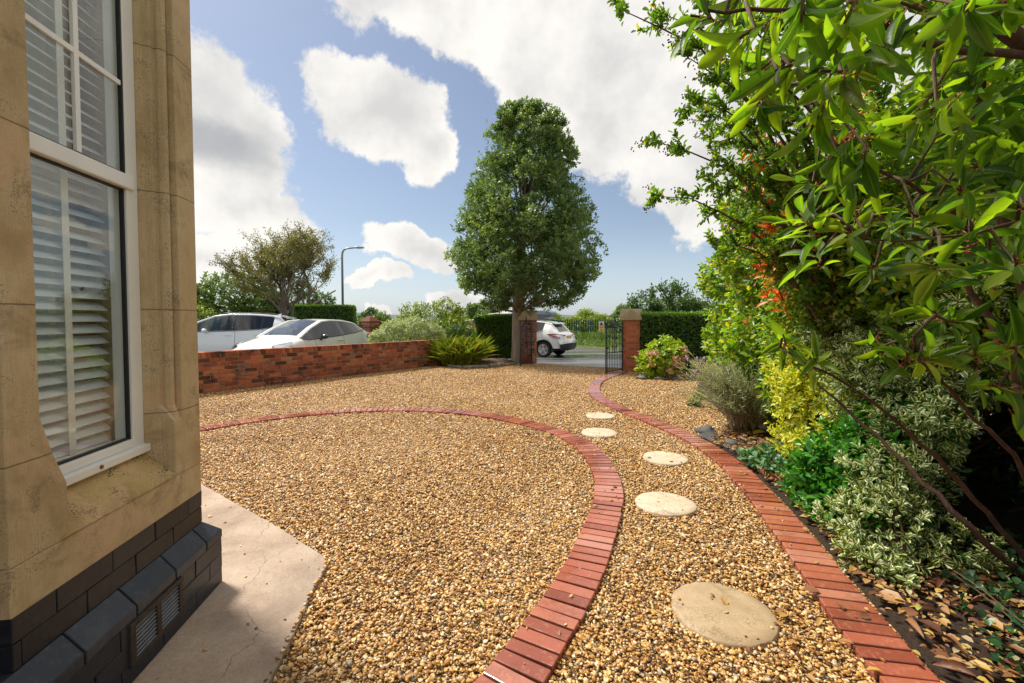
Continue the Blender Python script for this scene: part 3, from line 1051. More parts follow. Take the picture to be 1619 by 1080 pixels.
# concrete apron against the house
APRON = [(-1.30, 1.2), (-1.42, 2.12), (-1.475, 2.17), (-2.6, 2.55), (-2.6, 3.50), (-2.41, 3.39), (-1.86, 2.99), (-1.37, 2.63), (-1.0, 2.33), (-0.955, 2.24), (-0.93, 2.0), (-0.885, 1.75), (-0.85, 1.45), (-0.80, 0.9), (-0.7, 0.0), (-1.2, 0.0)]
mb = MB()
edge = []
for a, b in zip(APRON, APRON[1:] + APRON[:1]):
    k = max(1, int(math.dist(a, b) / 0.025))
    for i in range(k):
        f = i / k
        edge.append((a[0] + (b[0] - a[0]) * f + random.uniform(-.004, .004), a[1] + (b[1] - a[1]) * f + random.uniform(-.004, .004)))
mb.prism(edge, -0.3, 0.028)
tag(mb.build('concrete_path', M['concrete'], None, 0.004, 1), kind='structure')

# planted beds
BED_L = [(-2.1, 12.42), (-1.75, 11.98), (-1.4, 11.72), (-1.05, 11.66), (-0.7, 11.82), (-0.3, 12.12), (0.05, 12.6), (0.28, 13.15), (0.35, 13.6), (-1.05, 14.2)]


def mound(name, poly, z0, h, m, n=26):
    P = np.array(poly)
    lo, hi = P.min(0), P.max(0)
    mb = MB()
    pts = []
    c = P.mean(0)
    rings = []
    for s in (1.0, 0.96, 0.8, 0.55, 0.25, 0.02):
        z = z0 + h * (1 - s ** 3)
        rings.append([(c[0] + (x - c[0]) * s, c[1] + (y - c[1]) * s, z + (random.uniform(-.01, .01) if s < 0.9 else 0)) for x, y in poly])
    mb.loft(rings, 0, True, False)
    return tag(mb.build(name, m), kind='structure')


EDGE_R = [(2.78, 10.98), (2.62, 10.62), (2.25, 10.0), (1.80, 9.15), (1.53, 8.2), (1.42, 7.25), (1.55, 6.3), (1.78, 5.45), (1.93, 4.7), (1.94, 3.96), (1.82, 3.23), (1.68, 2.63), (1.56, 2.18), (1.48, 1.87), (1.43, 1.65), (1.39, 1.4), (1.32, 0.9), (1.2, 0.2)]
EDGE_L = [(-3.67, 5.10), (-3.31, 5.52), (-2.71, 5.98), (-1.91, 6.22), (-1.17, 6.20), (-0.42, 5.92), (0.16, 5.44), (0.57, 4.9), (0.75, 4.34), (0.78, 3.74), (0.72, 3.25), (0.61, 2.87), (0.49, 2.54), (0.36, 2.21), (0.24, 1.96), (0.12, 1.74), (-0.02, 1.5), (-0.32, 1.1), (-0.7, 0.7)]
BED_R = [(2.06, 4.6), (2.08, 3.96), (1.95, 3.2), (1.81, 2.6), (1.69, 2.15), (1.56, 1.65), (1.5, 1.0), (1.4, 0.0), (6, 0.0), (6.5, 6), (3.9, 9.2), (3.3, 8.0), (3.0, 6.5), (2.75, 5.6), (2.45, 5.1)]
mound('planting_bed', BED_L, -0.02, 0.16, M['bark_mulch'])
mound('soil_bed', BED_R, 0.004, 0.05, M['soil'])


# brick edgings
def edging(name, label, pts, top=0.030):
    n0 = 400
    q, L = spline(pts, n0)
    n = int(L / 0.0745)
    q, L = spline(pts, n * 2 + 1)
    mb = MB()
    for i in range(n):
        a, c, b = q[2 * i], q[2 * i + 1], q[2 * i + 2]
        d = (b - a) / np.linalg.norm(b - a)
        s = np.array([-d[1], d[0]])
        h = random.uniform(0.0310, 0.0335)
        w = 0.1025 + random.uniform(-0.002, 0.002)
        sh = random.uniform(-0.002, 0.002)
        dz = random.uniform(-0.0022, 0.0022)
        P = []
        for z in (-0.06, top + dz):
            for x, y in ((-h, -w), (h, -w), (h, w), (-h, w)):
                P.append((*(c + d * x + s * (y + sh)), z + (y * random.uniform(-.01, .01) if z > 0 else 0)))
        mb.hexa(P, 0)
    rings = []
    for i in range(0, 2 * n + 1, 2):
        d = q[min(i + 1, 2 * n)] - q[max(i - 1, 0)]
        d = d / np.linalg.norm(d)
        s = np.array([-d[1], d[0]])
        rings.append([(*(q[i] - s * 0.095), -0.06), (*(q[i] + s * 0.095), -0.06), (*(q[i] + s * 0.095), top - 0.012), (*(q[i] - s * 0.095), top - 0.012)])
    mb.loft(rings, 1, False)
    o = mb.build(name, [M['edge_brick'], M['mortar_dark']], None, 0.004, 2)
    return tag(o, label, 'edging')


edging('brick_edging', 'curved row of wet red bricks round the large gravel circle beside the house', EDGE_L)
edging('brick_edging', 'winding row of red bricks along the shrub border from the open gate leaf', EDGE_R)

# stepping stones
STONES = [(1.18, 5.86, 0.19, 'small round pale stepping stone farthest up the gravel path, nearest the gate'),
          (0.99, 4.98, 0.20, 'round pale stepping stone touching the outside of the curved brick edging'),
          (1.42, 4.06, 0.20, 'round cream stepping stone closest to the red brick border edging'),
          (1.07, 3.05, 0.205, 'round cream stepping stone second nearest, between the two brick edgings'),
          (0.925, 1.905, 0.215, 'large nearest stepping stone with tan stains and fallen leaves on it')]
for x, y, r, lab in STONES:
    mb = MB()
    pr = [(r * 0.985, -0.03), (r, 0.004), (r * 0.99, 0.017), (r * 0.965, 0.022), (r * 0.75, 0.0232), (r * 0.5, 0.0235), (r * 0.02, 0.024)]
    mb.lathe(pr, (0, 0, 0), 72)
    ph = [random.uniform(0, 6.28) for _ in range(4)]
    for q, (vx, vy, vz) in enumerate(mb.v):
        an = math.atan2(vy, vx)
        k = 1 + 0.008 * math.sin(3 * an + ph[0]) + 0.006 * math.sin(11 * an + ph[1]) + 0.005 * math.sin(23 * an + ph[2]) + random.uniform(-.003, .003)
        mb.v[q] = (vx * k, vy * k, vz + (random.uniform(-.0012, .0012) if vz > 0.01 else 0))
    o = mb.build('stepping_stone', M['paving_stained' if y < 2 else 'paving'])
    o.location = (x, y, 0)
    o.rotation_euler = (R(random.uniform(-.6, .6)), R(random.uniform(-.6, .6)), random.uniform(0, 6))
    tag(o, lab, 'stepping stone', 'round stepping stones through the gravel')


# loose gravel: one stuff object
def pebbles():
    coll = bpy.data.collections.new('pebble_shapes')
    for k in range(9):
        bm = bmesh.new()
        bmesh.ops.create_icosphere(bm, subdivisions=2, radius=1.0)
        r = np.random.default_rng(100 + k)
        ax = np.array([1.0, r.uniform(0.62, 0.9), r.uniform(0.36, 0.62)])
        cut = [(nrm(r.normal(size=3)), r.uniform(0.42, 0.8)) for _ in range(11)]
        for v in bm.verts:
            p = np.array(v.co)
            for n_, d_ in cut:               # blunt facets like broken flint
                e = p @ n_ - d_
                if e > 0:
                    p = p - n_ * e * 0.92
            v.co = Vector(p * ax)
        me = bpy.data.meshes.new('pebble_shape')
        bm.to_mesh(me)
        bm.free()
        for pl in me.polygons:
            pl.use_smooth = True
        me.materials.append(M['pebble'])
        coll.objects.link(bpy.data.objects.new('pebble_shape', me))
    lim = [(-7.2, 4.0), (-5.45, 7.6), (-2.15, 12.3), (-1.05, 11.6), (-0.3, 12.1), (0.3, 13.1), st(-1.05, -0.02), st(1.4, -0.02), (3.3, 10.6), (4.1, 9.6), (3.35, 8.0), (3.05, 6.5), (2.78, 5.6), (2.45, 5.05), (2.04, 4.6), (1.95, 3.9), (1.83, 3.2), (1.7, 2.6), (1.58, 2.15), (1.45, 1.65), (1.38, 1.2), (1.2, 0.3), (-0.7, 0.3), (-0.8, 1.0), (-0.86, 1.46), (-0.895, 1.75), (-0.94, 2.0), (-0.965, 2.24), (-1.01, 2.34), (-1.38, 2.64), (-1.87, 3.0), (-2.42, 3.4)]
    el, _ = spline(EDGE_L, 120)
    er, _ = spline(EDGE_R, 160)
    allp, alls = [], []
    for (y0, y1, dens, sc) in ((0.3, 2.6, 6400, 1.0), (2.6, 4.5, 5200, 1.03), (4.5, 7.0, 4000, 1.10), (7.0, 13.6, 2700, 1.25)):
        x0, x1 = -7.2, 4.0
        n = int((x1 - x0) * (y1 - y0) * dens)
        P = np.stack([rng.uniform(x0, x1, n), rng.uniform(y0, y1, n)], 1)
        ok = in_poly(P, lim)
        ok &= np.abs(P[:, 0]) < P[:, 1] * 1.28 + 0.25
        hide = near_line(P, el, 0.108) | near_line(P, er, 0.108)
        zz = np.where(hide, 0.034, 0.0)
        for x, y, r, _l in STONES:
            on = ((P - np.array([x, y])) ** 2).sum(1) < (r - 0.012) ** 2
            zz = np.where(on, 0.027, zz)
            hide |= on
        ok &= ~hide | (rng.random(n) < 0.007)      # a few strays kicked onto brick and stone
        ap = in_poly(P, APRON)
        zz = np.where(ap, 0.032, zz)
        ok |= ap & (rng.random(n) < 0.0022) & (P[:, 1] > 1.3)
        P = P[ok]
        allp.append(np.c_[P, zz[ok]])
        alls.append(np.full(len(P), sc))
    P = np.concatenate(allp)
    sc = np.concatenate(alls)
    n = len(P)
    size = 0.0091 * rng.lognormal(0, 0.33, n) * sc
    size = np.clip(size, 0.0045, 0.021)
    co = np.c_[P[:, :2], np.where(P[:, 2] > 0, P[:, 2], rng.uniform(0.0, 0.012, n) + 0.006 * np.sin(P[:, 0] * 2.1 + 1) * np.sin(P[:, 1] * 1.7))]
    me = bpy.data.meshes.new('gravel')
    me.vertices.add(n)
    me.vertices.foreach_set('co', co.astype(np.float32).ravel())
    a = me.attributes.new('size', 'FLOAT', 'POINT')
    a.data.foreach_set('value', size.astype(np.float32))
    rot = np.c_[rng.normal(0, 0.38, n), rng.normal(0, 0.38, n), rng.uniform(0, 6.28, n)]
    a = me.attributes.new('rot', 'FLOAT_VECTOR', 'POINT')
    a.data.foreach_set('vector', rot.astype(np.float32).ravel())
    o = bpy.data.objects.new('gravel', me)
    COL.objects.link(o)
    tag(o, 'loose golden brown gravel covering the drive', None, None, 'stuff')
    ng = bpy.data.node_groups.new('scatter_gravel', 'GeometryNodeTree')
    ng.interface.new_socket('Geometry', in_out='INPUT', socket_type='NodeSocketGeometry')
    ng.interface.new_socket('Geometry', in_out='OUTPUT', socket_type='NodeSocketGeometry')
    N_ = ng.nodes
    gi, go = N_.new('NodeGroupInput'), N_.new('NodeGroupOutput')
    ci = N_.new('GeometryNodeCollectionInfo')
    ci.inputs['Collection'].default_value = coll
    ci.inputs['Separate Children'].default_value = True
    ci.inputs['Reset Children'].default_value = True
    ip = N_.new('GeometryNodeInstanceOnPoints')
    ip.inputs['Pick Instance'].default_value = True
    na = N_.new('GeometryNodeInputNamedAttribute'); na.data_type = 'FLOAT'; na.inputs[0].default_value = 'size'
    nb = N_.new('GeometryNodeInputNamedAttribute'); nb.data_type = 'FLOAT_VECTOR'; nb.inputs[0].default_value = 'rot'
    rv = N_.new('FunctionNodeRandomValue'); rv.data_type = 'INT'
    for s_ in rv.inputs:
        if s_.type == 'INT' and s_.name == 'Min':
            s_.default_value = 0
        if s_.type == 'INT' and s_.name == 'Max':
            s_.default_value = 8
    ng.links.new(gi.outputs[0], ip.inputs['Points'])
    ng.links.new(ci.outputs[0], ip.inputs['Instance'])
    ng.links.new([q for q in rv.outputs if q.type == 'INT'][0], ip.inputs['Instance Index'])
    ng.links.new(nb.outputs[0], ip.inputs['Rotation'])
    ng.links.new(na.outputs[0], ip.inputs['Scale'])
    ng.links.new(ip.outputs[0], go.inputs[0])
    md = o.modifiers.new('scatter', 'NODES')
    md.node_group = ng
    print('pebbles', n)


pebbles()


# ------------------------------------------------------------------ the house with its stone window bay
def house():
    H = thing('stone_house', 'sandstone house bay with white sash window above a dark blue brick plinth', 'house', (-1.455, 2.05, 0), R(-82.55))
    # local x runs along the window wall towards the viewer, local y points out of the wall
    TOP = 3.25  # height out of view cut low to keep the house's shadow short
    mb = MB()

    def ring(prof, z):
        return [(x, y, z) for x, y in prof]
    FULL = [(0, 0), (0.132, 0), (0.138, 0), (0.145, 0), (0.155, 0), (0.165, 0), (0.172, 0), (0.18, 0), (0.187, 0), (0.187, -0.05), (0.207, -0.105), (0.207, -0.30), (0, -0.30)]
    MOLD = [(0, 0), (0.132, 0), (0.135, -0.036), (0.1416, -0.0226), (0.155, -0.016), (0.1684, -0.0226), (0.175, -0.038), (0.170, -0.054), (0.186, -0.060), (0.191, -0.085), (0.207, -0.105), (0.207, -0.30), (0, -0.30)]
    MID = [((a[0] * .4 + b[0] * .6), (a[1] * .4 + b[1] * .6)) for a, b in zip(FULL, MOLD)]
    mb.loft([ring(FULL, z) for z in (0.632, 0.865)] + [ring(MID, 0.915), ring(MOLD, 0.935)] + [ring(MOLD, z) for z in (1.5, 2.5, TOP)], 0, False)
    F2 = [(0.9, 0), (0.9, -0.30), (0.765, -0.30), (0.765, -0.105), (0.74, -0.07), (0.715, -0.03), (0.715, 0), (0.75, 0), (0.79, 0)]
    G2 = [(0.9, 0), (0.9, -0.30), (0.765, -0.30), (0.765, -0.105), (0.767, -0.09), (0.772, -0.06), (0.785, -0.02), (0.798, 0), (0.803, 0)]
    mb.loft([ring(F2, z) for z in (0.632, 0.80)] + [ring([((a[0] + b[0]) / 2, (a[1] + b[1]) / 2) for a, b in zip(F2, G2)], 0.905), ring(G2, 1.02)] + [ring(G2, z) for z in (2.0, TOP)], 0, False)
    # course below the sill, return walls, recessed wall towards the viewer
    mb.box((0.45, -0.15, 0.5635), (0.9, 0.30, 0.135))
    mb.box((0.15, -2.3, (0.5 + TOP) / 2), (0.30, 4.0, TOP - 0.5))
    mb.box((0.897 - 0.15 + 2.2, -0.30, (0.5 + TOP) / 2), (4.1, 0.30, TOP - 0.5))
    mb.box((2.4, -4.45, (0.5 + TOP) / 2), (4.8, 0.30, TOP - 0.5))
    mb.build('wall', M['stone'], H, 0.0025, 1)
    # roof over it all
    mb = MB()
    mb.add([(-0.12, 0.12, TOP), (5.0, 0.12, TOP), (5.0, -4.9, TOP), (-0.12, -4.9, TOP), (2.2, -2.4, TOP + 0.6), (3.2, -2.4, TOP + 0.6)], [(0, 1, 5, 4), (1, 2, 5), (2, 3, 4, 5), (3, 0, 4), (3, 2, 1, 0)])
    mb.build('roof', M['roof_slate'], H)
    # sloping sill between the jambs
    mb = MB()
    sp = [(0.002, 0.632), (0.002, 0.640), (-0.006, 0.648), (-0.104, 0.742), (-0.104, 0.748), (-0.30, 0.75), (-0.30, 0.632)]
    xs = np.linspace(0.189, 0.74, 14)
    mb.loft([[(x, y + (random.uniform(-.0025, .0025) if 0 < i < 4 else 0), z + (random.uniform(-.0025, .0025) if 0 < i < 4 else 0)) for i, (y, z) in enumerate(sp)] for x in xs], 0, False)
    mb.build('sill', M['sill'], H, 0.003)
    # blue brick plinth: base courses, chamfer coping, upper courses
    mb = MB()
    PO = 0.055
    xa, xb = -0.055, 0.945

    def course(z, h, off, x0, x1, y, ph, depth=0.1):
        x = x0
        first = True
        while x < x1 - 0.01:
            L = (0.215 if not first else ph)
            xe = min(x + L, x1)
            mb.box(((x + xe) / 2, y - depth / 2, z + h / 2), (xe - x, depth + random.uniform(-.002, .002), h), jit=0.0012)
            x = xe + 0.004
            first = False
    zc = [0.028, 0.101, 0.174]
    for i, z in enumerate(zc):
        course(z, 0.072, 0, xa, xb, PO, (0.215, 0.105)[i % 2])
        # return at the far corner
        for kx in range(2):
            mb.box((xa + 0.05, PO - 0.103 - 0.112 - kx * 0.224, z + 0.033), (0.10, 0.215, 0.066))
    for i, z in enumerate((0.352, 0.426)):
        course(z, 0.072, 0, 0.0, 0.9, 0.0, (0.215, 0.105)[i % 2])
        for kx in range(2):
            mb.box((0.05, -0.103 - 0.112 - kx * 0.224, z + 0.033), (0.10, 0.215, 0.066))
    mb.build('plinth', M['blue_brick'], H, 0.0025, 2)
    mb = MB()
    mb.box((0.45, -0.06, 0.125), (0.9 + 0.09, 0.20, 0.25))
    mb.box((0.45, -0.056, 0.425), (0.892, 0.1, 0.149))
    mb.box((2.9, -0.26, 0.25), (3.95, 0.30, 0.5))
    mb.box((0.15, -2.3, 0.25), (0.33, 4.0, 0.5))
    mb.box((2.4, -4.45, 0.25), (4.8, 0.33, 0.5))
    mb.build('plinth_core', M['mortar_dark'], H)
    mb = MB()
    x = xa - 0.002
    first = True
    while x < xb - 0.02:
        L = 0.13 if first else 0.215
        xe = min(x + L, xb)
        z0, z1, z2 = 0.248, 0.285, 0.349
        x_in = x + (0.055 if first else 0)
        P = [(x, -0.02, z0), (xe, -0.02, z0), (xe, PO + .003, z0), (x, PO + .003, z0)]
        mb.add([(x, -0.03, z0), (xe, -0.03, z0), (xe, PO + .003, z0), (x, PO + .003, z0), (x, PO + .003, z1), (xe, PO + .003, z1), (xe, 0.001, z2), (x_in, 0.001, z2), (x_in, -0.03, z2), (xe, -0.03, z2), (x, -0.03, z1)],
               [(3, 2, 1, 0), (3, 4, 5, 2), (4, 7, 6, 5), (7, 8, 9, 6), (2, 5, 6, 9, 1), (0, 10, 4, 3), (10, 8, 7, 4), (1, 9, 8, 10, 0)])
        x = xe + 0.008
        first = False
    # coping of the return
    mb.add([(xa - .002, -0.032, 0.248), (xa - .002, -0.032, 0.285), (0.0, -0.032, 0.349), (0.0, -0.032, 0.248), (xa - .002, -0.5, 0.248), (xa - .002, -0.5, 0.285), (0.0, -0.5, 0.349), (0.0, -0.5, 0.248)],
           [(0, 1, 2, 3), (7, 6, 5, 4), (0, 4, 5, 1), (1, 5, 6, 2), (2, 6, 7, 3)])
    mb.build('plinth_coping', M['blue_coping'], H, 0.003, 2)
    # double terracotta air brick
    vx0, vx1, vz0, vz1 = 0.265, 0.565, 0.086, 0.240
    mb = MB()
    y = PO + 0.004
    f = 0.018
    mb.box(((vx0 + vx1) / 2, y - 0.03, vz1 - f / 2), (vx1 - vx0, 0.07, f))
    mb.box(((vx0 + vx1) / 2, y - 0.03, vz0 + f / 2), (vx1 - vx0, 0.07, f))
    for xx in (vx0 + 0.013, (vx0 + vx1) / 2, vx1 - 0.013):
        mb.box((xx, y - 0.03, (vz0 + vz1) / 2), (0.026, 0.07, vz1 - vz0 - 2 * f))
    v = mb.build('air_vent', M['terracotta'], H, 0.002)
    mb = MB()
    for (a, b) in ((vx0 + 0.026, (vx0 + vx1) / 2 - 0.013), ((vx0 + vx1) / 2 + 0.013, vx1 - 0.026)):
        mb.box(((a + b) / 2, y - 0.02, (vz0 + vz1) / 2), (b - a, 0.01, vz1 - vz0 - 2 * f), mi=1)
        nz = 8
        for i in range(nz):
            z = vz0 + f + (i + 0.5) * (vz1 - vz0 - 2 * f) / nz
            mb.add([(a, y - 0.014, z + 0.004), (b, y - 0.014, z + 0.004), (b, y + 0.002, z - 0.003), (a, y + 0.002, z - 0.003), (a, y - 0.014, z), (b, y - 0.014, z), (b, y, z - 0.006), (a, y, z - 0.006)],
                   [(0, 1, 2, 3), (7, 6, 5, 4), (3, 2, 6, 7), (0, 4, 5, 1), (0, 3, 7, 4), (1, 5, 6, 2)])
    mb.build('grille', [M['louvre'], M['dark']], v)
    # ---- window: white frame set back in the stone
    x0, x1 = 0.207, 0.765
    zb = 0.752
    FT = 3.1
    mb = MB()
    fy0, fy1 = -0.105, -0.175
    fw = 0.062
    cy, dy = (fy0 + fy1) / 2, fy0 - fy1
    mb.box((x0 + fw / 2, cy, (zb + FT) / 2), (fw, dy, FT - zb))
    mb.box((x1 - fw / 2, cy, (zb + FT) / 2), (fw, dy, FT - zb))
    mb.box(((x0 + x1) / 2, cy + 0.012, zb + 0.016), (x1 - x0, dy + 0.024, 0.032))
    mb.box(((x0 + x1) / 2, cy + 0.002, zb + 0.049), (x1 - x0 - 2 * fw, dy - 0.002, 0.034))
    mb.box(((x0 + x1) / 2, cy, FT - 0.03), (x1 - x0 - 2 * fw, dy, 0.06))
    wn = mb.build('window', M['upvc'], H, 0.004, 2)
    mb = MB()
    zt = 1.815
    mb.box(((x0 + x1) / 2, cy + 0.010, zt + 0.028), (x1 - x0 - 0.06, dy + 0.002, 0.056))
    mb.build('meeting_rail', M['upvc'], wn, 0.005, 2)
    gx0, gx1 = x0 + fw, x1 - fw
    mb = MB()
    for (za, zb2, yy) in ((zb + 0.066, zt, -0.124), (zt + 0.056, FT - 0.06, -0.117)):
        g = 0.008
        for xx in (gx0 + g / 2, gx1 - g / 2):
            mb.box((xx, yy + 0.002, (za + zb2) / 2), (g, 0.014, zb2 - za))
        for zz in (za + g / 2, zb2 - g / 2):
            mb.box(((gx0 + gx1) / 2, yy, zz), (gx1 - gx0 - 2 * g, 0.014, g))
    mb.build('gasket', M['gasket'], wn)
    for (za, zb2, yy) in ((zb + 0.066, zt, -0.124), (zt + 0.056, FT - 0.06, -0.117)):
        mb = MB()
        mb.box(((gx0 + gx1) / 2, yy, (za + zb2) / 2), (gx1 - gx0 - 0.01, 0.004, zb2 - za - 0.01))
        mb.build('glass_pane', M['glass'], wn)
    mb = MB()
    mb.box(((gx0 + gx1) / 2, -0.113, (zt + FT) / 2), (0.020, 0.012, FT - zt - 0.13))
    mb.build('glazing_bar', M['upvc'], wn)
    for zz in (2.22, 2.66):
        mb = MB()
        mb.box(((gx0 + gx1) / 2, -0.1125, zz), (gx1 - gx0 - 0.026, 0.010, 0.018))
        mb.build('glazing_bar', M['upvc'], wn)
    mb = MB()
    mb.lathe([(0.0075, 0), (0.0075, 0.003), (0.001, 0.0035)], (0, 0, 0), 12, M=Matrix.Translation((0.47, fy0 + 0.024, zb + 0.018)) @ Matrix.Rotation(-PI / 2, 4, 'X'))
    mb.build('rust_spot', M['rust'], wn)
    # room behind
    mb = MB()
    zr0, zr1 = 0.45, 3.2
    mb.add([(0.31, -0.31, zr0), (4.7, -0.46, zr0), (4.7, -4.29, zr0), (0.31, -4.29, zr0)], [(0, 1, 2, 3)], 1)
    mb.add([(0.31, -0.31, zr1), (4.7, -0.46, zr1), (4.7, -4.29, zr1), (0.31, -4.29, zr1)], [(3, 2, 1, 0)], 0)
    mb.add([(0.303, -0.31, zr0), (0.303, -4.29, zr0), (0.303, -4.29, zr1), (0.303, -0.31, zr1)], [(0, 1, 2, 3)], 0)
    mb.add([(0.303, -4.295, zr0), (4.7, -4.295, zr0), (4.7, -4.295, zr1), (0.303, -4.295, zr1)], [(0, 1, 2, 3)], 0)
    mb.build('room', [M['room'], M['carpet']], H)
    # ---- venetian blind inside
    Bn = thing('venetian_blind', 'white slatted venetian blind with cloth tapes hanging behind the sash window', 'blind', (-1.455, 2.05, 0), R(-82.55))
    mb = MB()
    z = 0.83
    tilt = R(36)
    while z < 3.08:
        w = 0.025
        yy = -0.225
        c, s_ = math.cos(tilt) * w, math.sin(tilt) * w
        for xa_, xb_ in ((gx0 - 0.03, gx1 + 0.03),):
            P = []
            for q in (-1, 0, 1):
                for xx in (xa_, xb_):
                    P.append((xx, yy + q * c, z - q * s_ + (0.003 if q == 0 else 0)))
            P2 = [(p[0], p[1], p[2] - 0.003) for p in P]
            mb.add(P + P2, [(0, 1, 3, 2), (2, 3, 5, 4), (6, 8, 9, 7), (8, 10, 11, 9), (0, 6, 7, 1), (4, 5, 11, 10), (0, 2, 8, 6), (2, 4, 10, 8), (1, 7, 9, 3), (3, 9, 11, 5)], 0, False)
        z += 0.0435
    mb.build('slatting', M['slat'], Bn)
    for xx in (gx0 + 0.165, gx1 - 0.06):
        mb = MB()
        mb.box((xx, -0.225 + 0.027, (0.8 + 3.08) / 2), (0.029, 0.0015, 2.28))
        mb.box((xx, -0.225 - 0.027, (0.8 + 3.08) / 2), (0.029, 0.0015, 2.28))
        mb.build('tape', M['tape'], Bn)
    mb = MB()
    mb.box(((gx0 + gx1) / 2, -0.225, 0.80), (gx1 - gx0 + 0.05, 0.052, 0.018))
    mb.build('bottom_rail', M['slat'], Bn, 0.003)


house()


# ------------------------------------------------------------------ boundary walls, pillars, gates
def brick_wall(name, label, cat, line, zbase, courses, th=0.22, m='old_brick', mm='mortar', header=True, jit=0.003, drop=0.04):
    t = thing(name, label, cat, (line[0][0], line[0][1], zbase))
    ox, oy = line[0]
    mb = MB()
    core = MB()
    for (a, b) in zip(line[:-1], line[1:]):
        a, b = np.array(a), np.array(b)
        L = np.linalg.norm(b - a)
        d = (b - a) / L
        ang = math.atan2(d[1], d[0])
        s = np.array([-d[1], d[0]])
        mid = (a + b) / 2 - np.array([ox, oy])
        core.box((mid[0], mid[1], courses * 0.0375 - 0.012), (L - 0.004, th - 0.014, courses * 0.075 - 0.02), ang)
        for i in range(courses):
            z = i * 0.075 + 0.0325
            top = header and i == courses - 1
            if top:
                nb = int(L / 0.077)
                for k in range(nb):
                    c = a + d * ((k + 0.5) * L / nb) - np.array([ox, oy])
                    mb.box((c[0], c[1], z + 0.018), (0.066, th + 0.006 + random.uniform(-.004, .004), 0.102), ang + random.uniform(-.02, .02), jit=jit)
            else:
                x = -0.1125 * (i % 2)
                while x < L - 0.02:
                    x0, x1 = max(x, 0), min(x + 0.214, L)
                    if x1 - x0 > 0.03:
                        c = a + d * ((x0 + x1) / 2)
                        for sg in (-1, 1):
                            q = c + s * sg * (th / 2 - 0.05) - np.array([ox, oy])
                            mb.box((q[0], q[1], z), (x1 - x0, 0.10 + random.uniform(-.004, .004), 0.064), ang + random.uniform(-.01, .01), jit=jit)
                    x += 0.225
    mb.build('brickwork', M[m], t, 0.005, 1)
    core.build('mortar', M[mm], t)
    return t


brick_wall('boundary_wall', 'long low weathered red brick wall between the gravel drive and parked cars', 'wall', [(-8.6, 3.2), (-5.5, 7.62), (-2.14, 12.42), (-1.15, 14.1)], -0.05, 10)


def gable_cap(h0, w, rise):
    """cross-gabled stone cap"""
    mb = MB()
    a = w / 2
    lip = 0.05
    B = [(-a, -a, h0), (a, -a, h0), (a, a, h0), (-a, a, h0)]
    T = [(x, y, h0 + lip) for x, y, _ in B]
    pk = [(0, -a, h0 + lip + rise), (a, 0, h0 + lip + rise), (0, a, h0 + lip + rise), (-a, 0, h0 + lip + rise), (0, 0, h0 + lip + rise)]
    V = B + T + pk
    F = [(3, 2, 1, 0)]
    for i in range(4):
        j = (i + 1) % 4
        F.append((i, j, 4 + j, 8 + i, 4 + i))
        F.append((4 + j, 8 + j, 12, 8 + i))
    F = [f for f in F]
    mb.add(V, F)
    return mb


def pillar(name, label, x, y, rz, w, courses, m='red_brick', mm='pillar_mortar', cap='gable', z0=0.0, group=None):
    t = thing(name, label, 'pillar', (x, y, z0), rz, group)
    mb = MB()
    core = MB()
    h = courses * 0.075
    core.box((0, 0, h / 2), (w - 0.014, w - 0.014, h - 0.004))
    for i in range(courses):
        z = i * 0.075 + 0.0375
        for f in range(4):
            rot = Matrix.Rotation(f * PI / 2, 4, 'Z')
            L = w - 0.103
            xs = [-w / 2, -w / 2 + L * (0.5 if i % 2 else 1.0), w / 2 - 0.103] if i % 2 else [-w / 2, -w / 2 + 0.103, w / 2 - 0.103 - 0.0]
            xs = sorted(set(xs))
            for a, b in zip(xs[:-1], xs[1:]):
                mb.box(((a + b) / 2, -w / 2 + 0.05, z), (b - a - 0.009, 0.10 + random.uniform(-.002, .002), 0.065), 0, M=rot, jit=0.0015)
    mb.build('brickwork', M[m], t, 0.003)
    core.build('mortar', M[mm], t)
    if cap == 'gable':
        gable_cap(h, w + 0.09, 0.24).build('cap', M['capstone'], t, 0.01, 2)
    else:
        mb = MB()
        a = w / 2 + 0.004
        mb.loft([[(-a, -a, h), (a, -a, h), (a, a, h), (-a, a, h)], [(-a, -a, h + .05), (a, -a, h + .05), (a, a, h + .05), (-a, a, h + .05)], [(-.12, -.12, h + .2), (.12, -.12, h + .2), (.12, .12, h + .2), (-.12, .12, h + .2)], [(-.04, -.04, h + .25), (.04, -.04, h + .25), (.04, .04, h + .25), (-.04, .04, h + .25)]], 0, False, r=0.08)
        mb.build('cap', M['old_brick'], t, 0.01)
    return t


pillar('gate_pillar', 'red brick gate pillar with gabled stone cap standing beside the clipped hedge', 3.0, 11.18, R(-14), 0.44, 17, group='brick pillars of the gateway')
pillar('gate_pillar', 'dark stained brick gate pillar with gabled stone cap beside the tree trunk', 0.485, 12.95, R(-36), 0.355, 17, m='old_brick', group='brick pillars of the gateway')
pillar('brick_pier', 'old red brick pier with pointed top behind the small white car', -5.25, 16.4, R(-31), 0.55, 17, m='old_brick', cap='point', z0=-0.1)


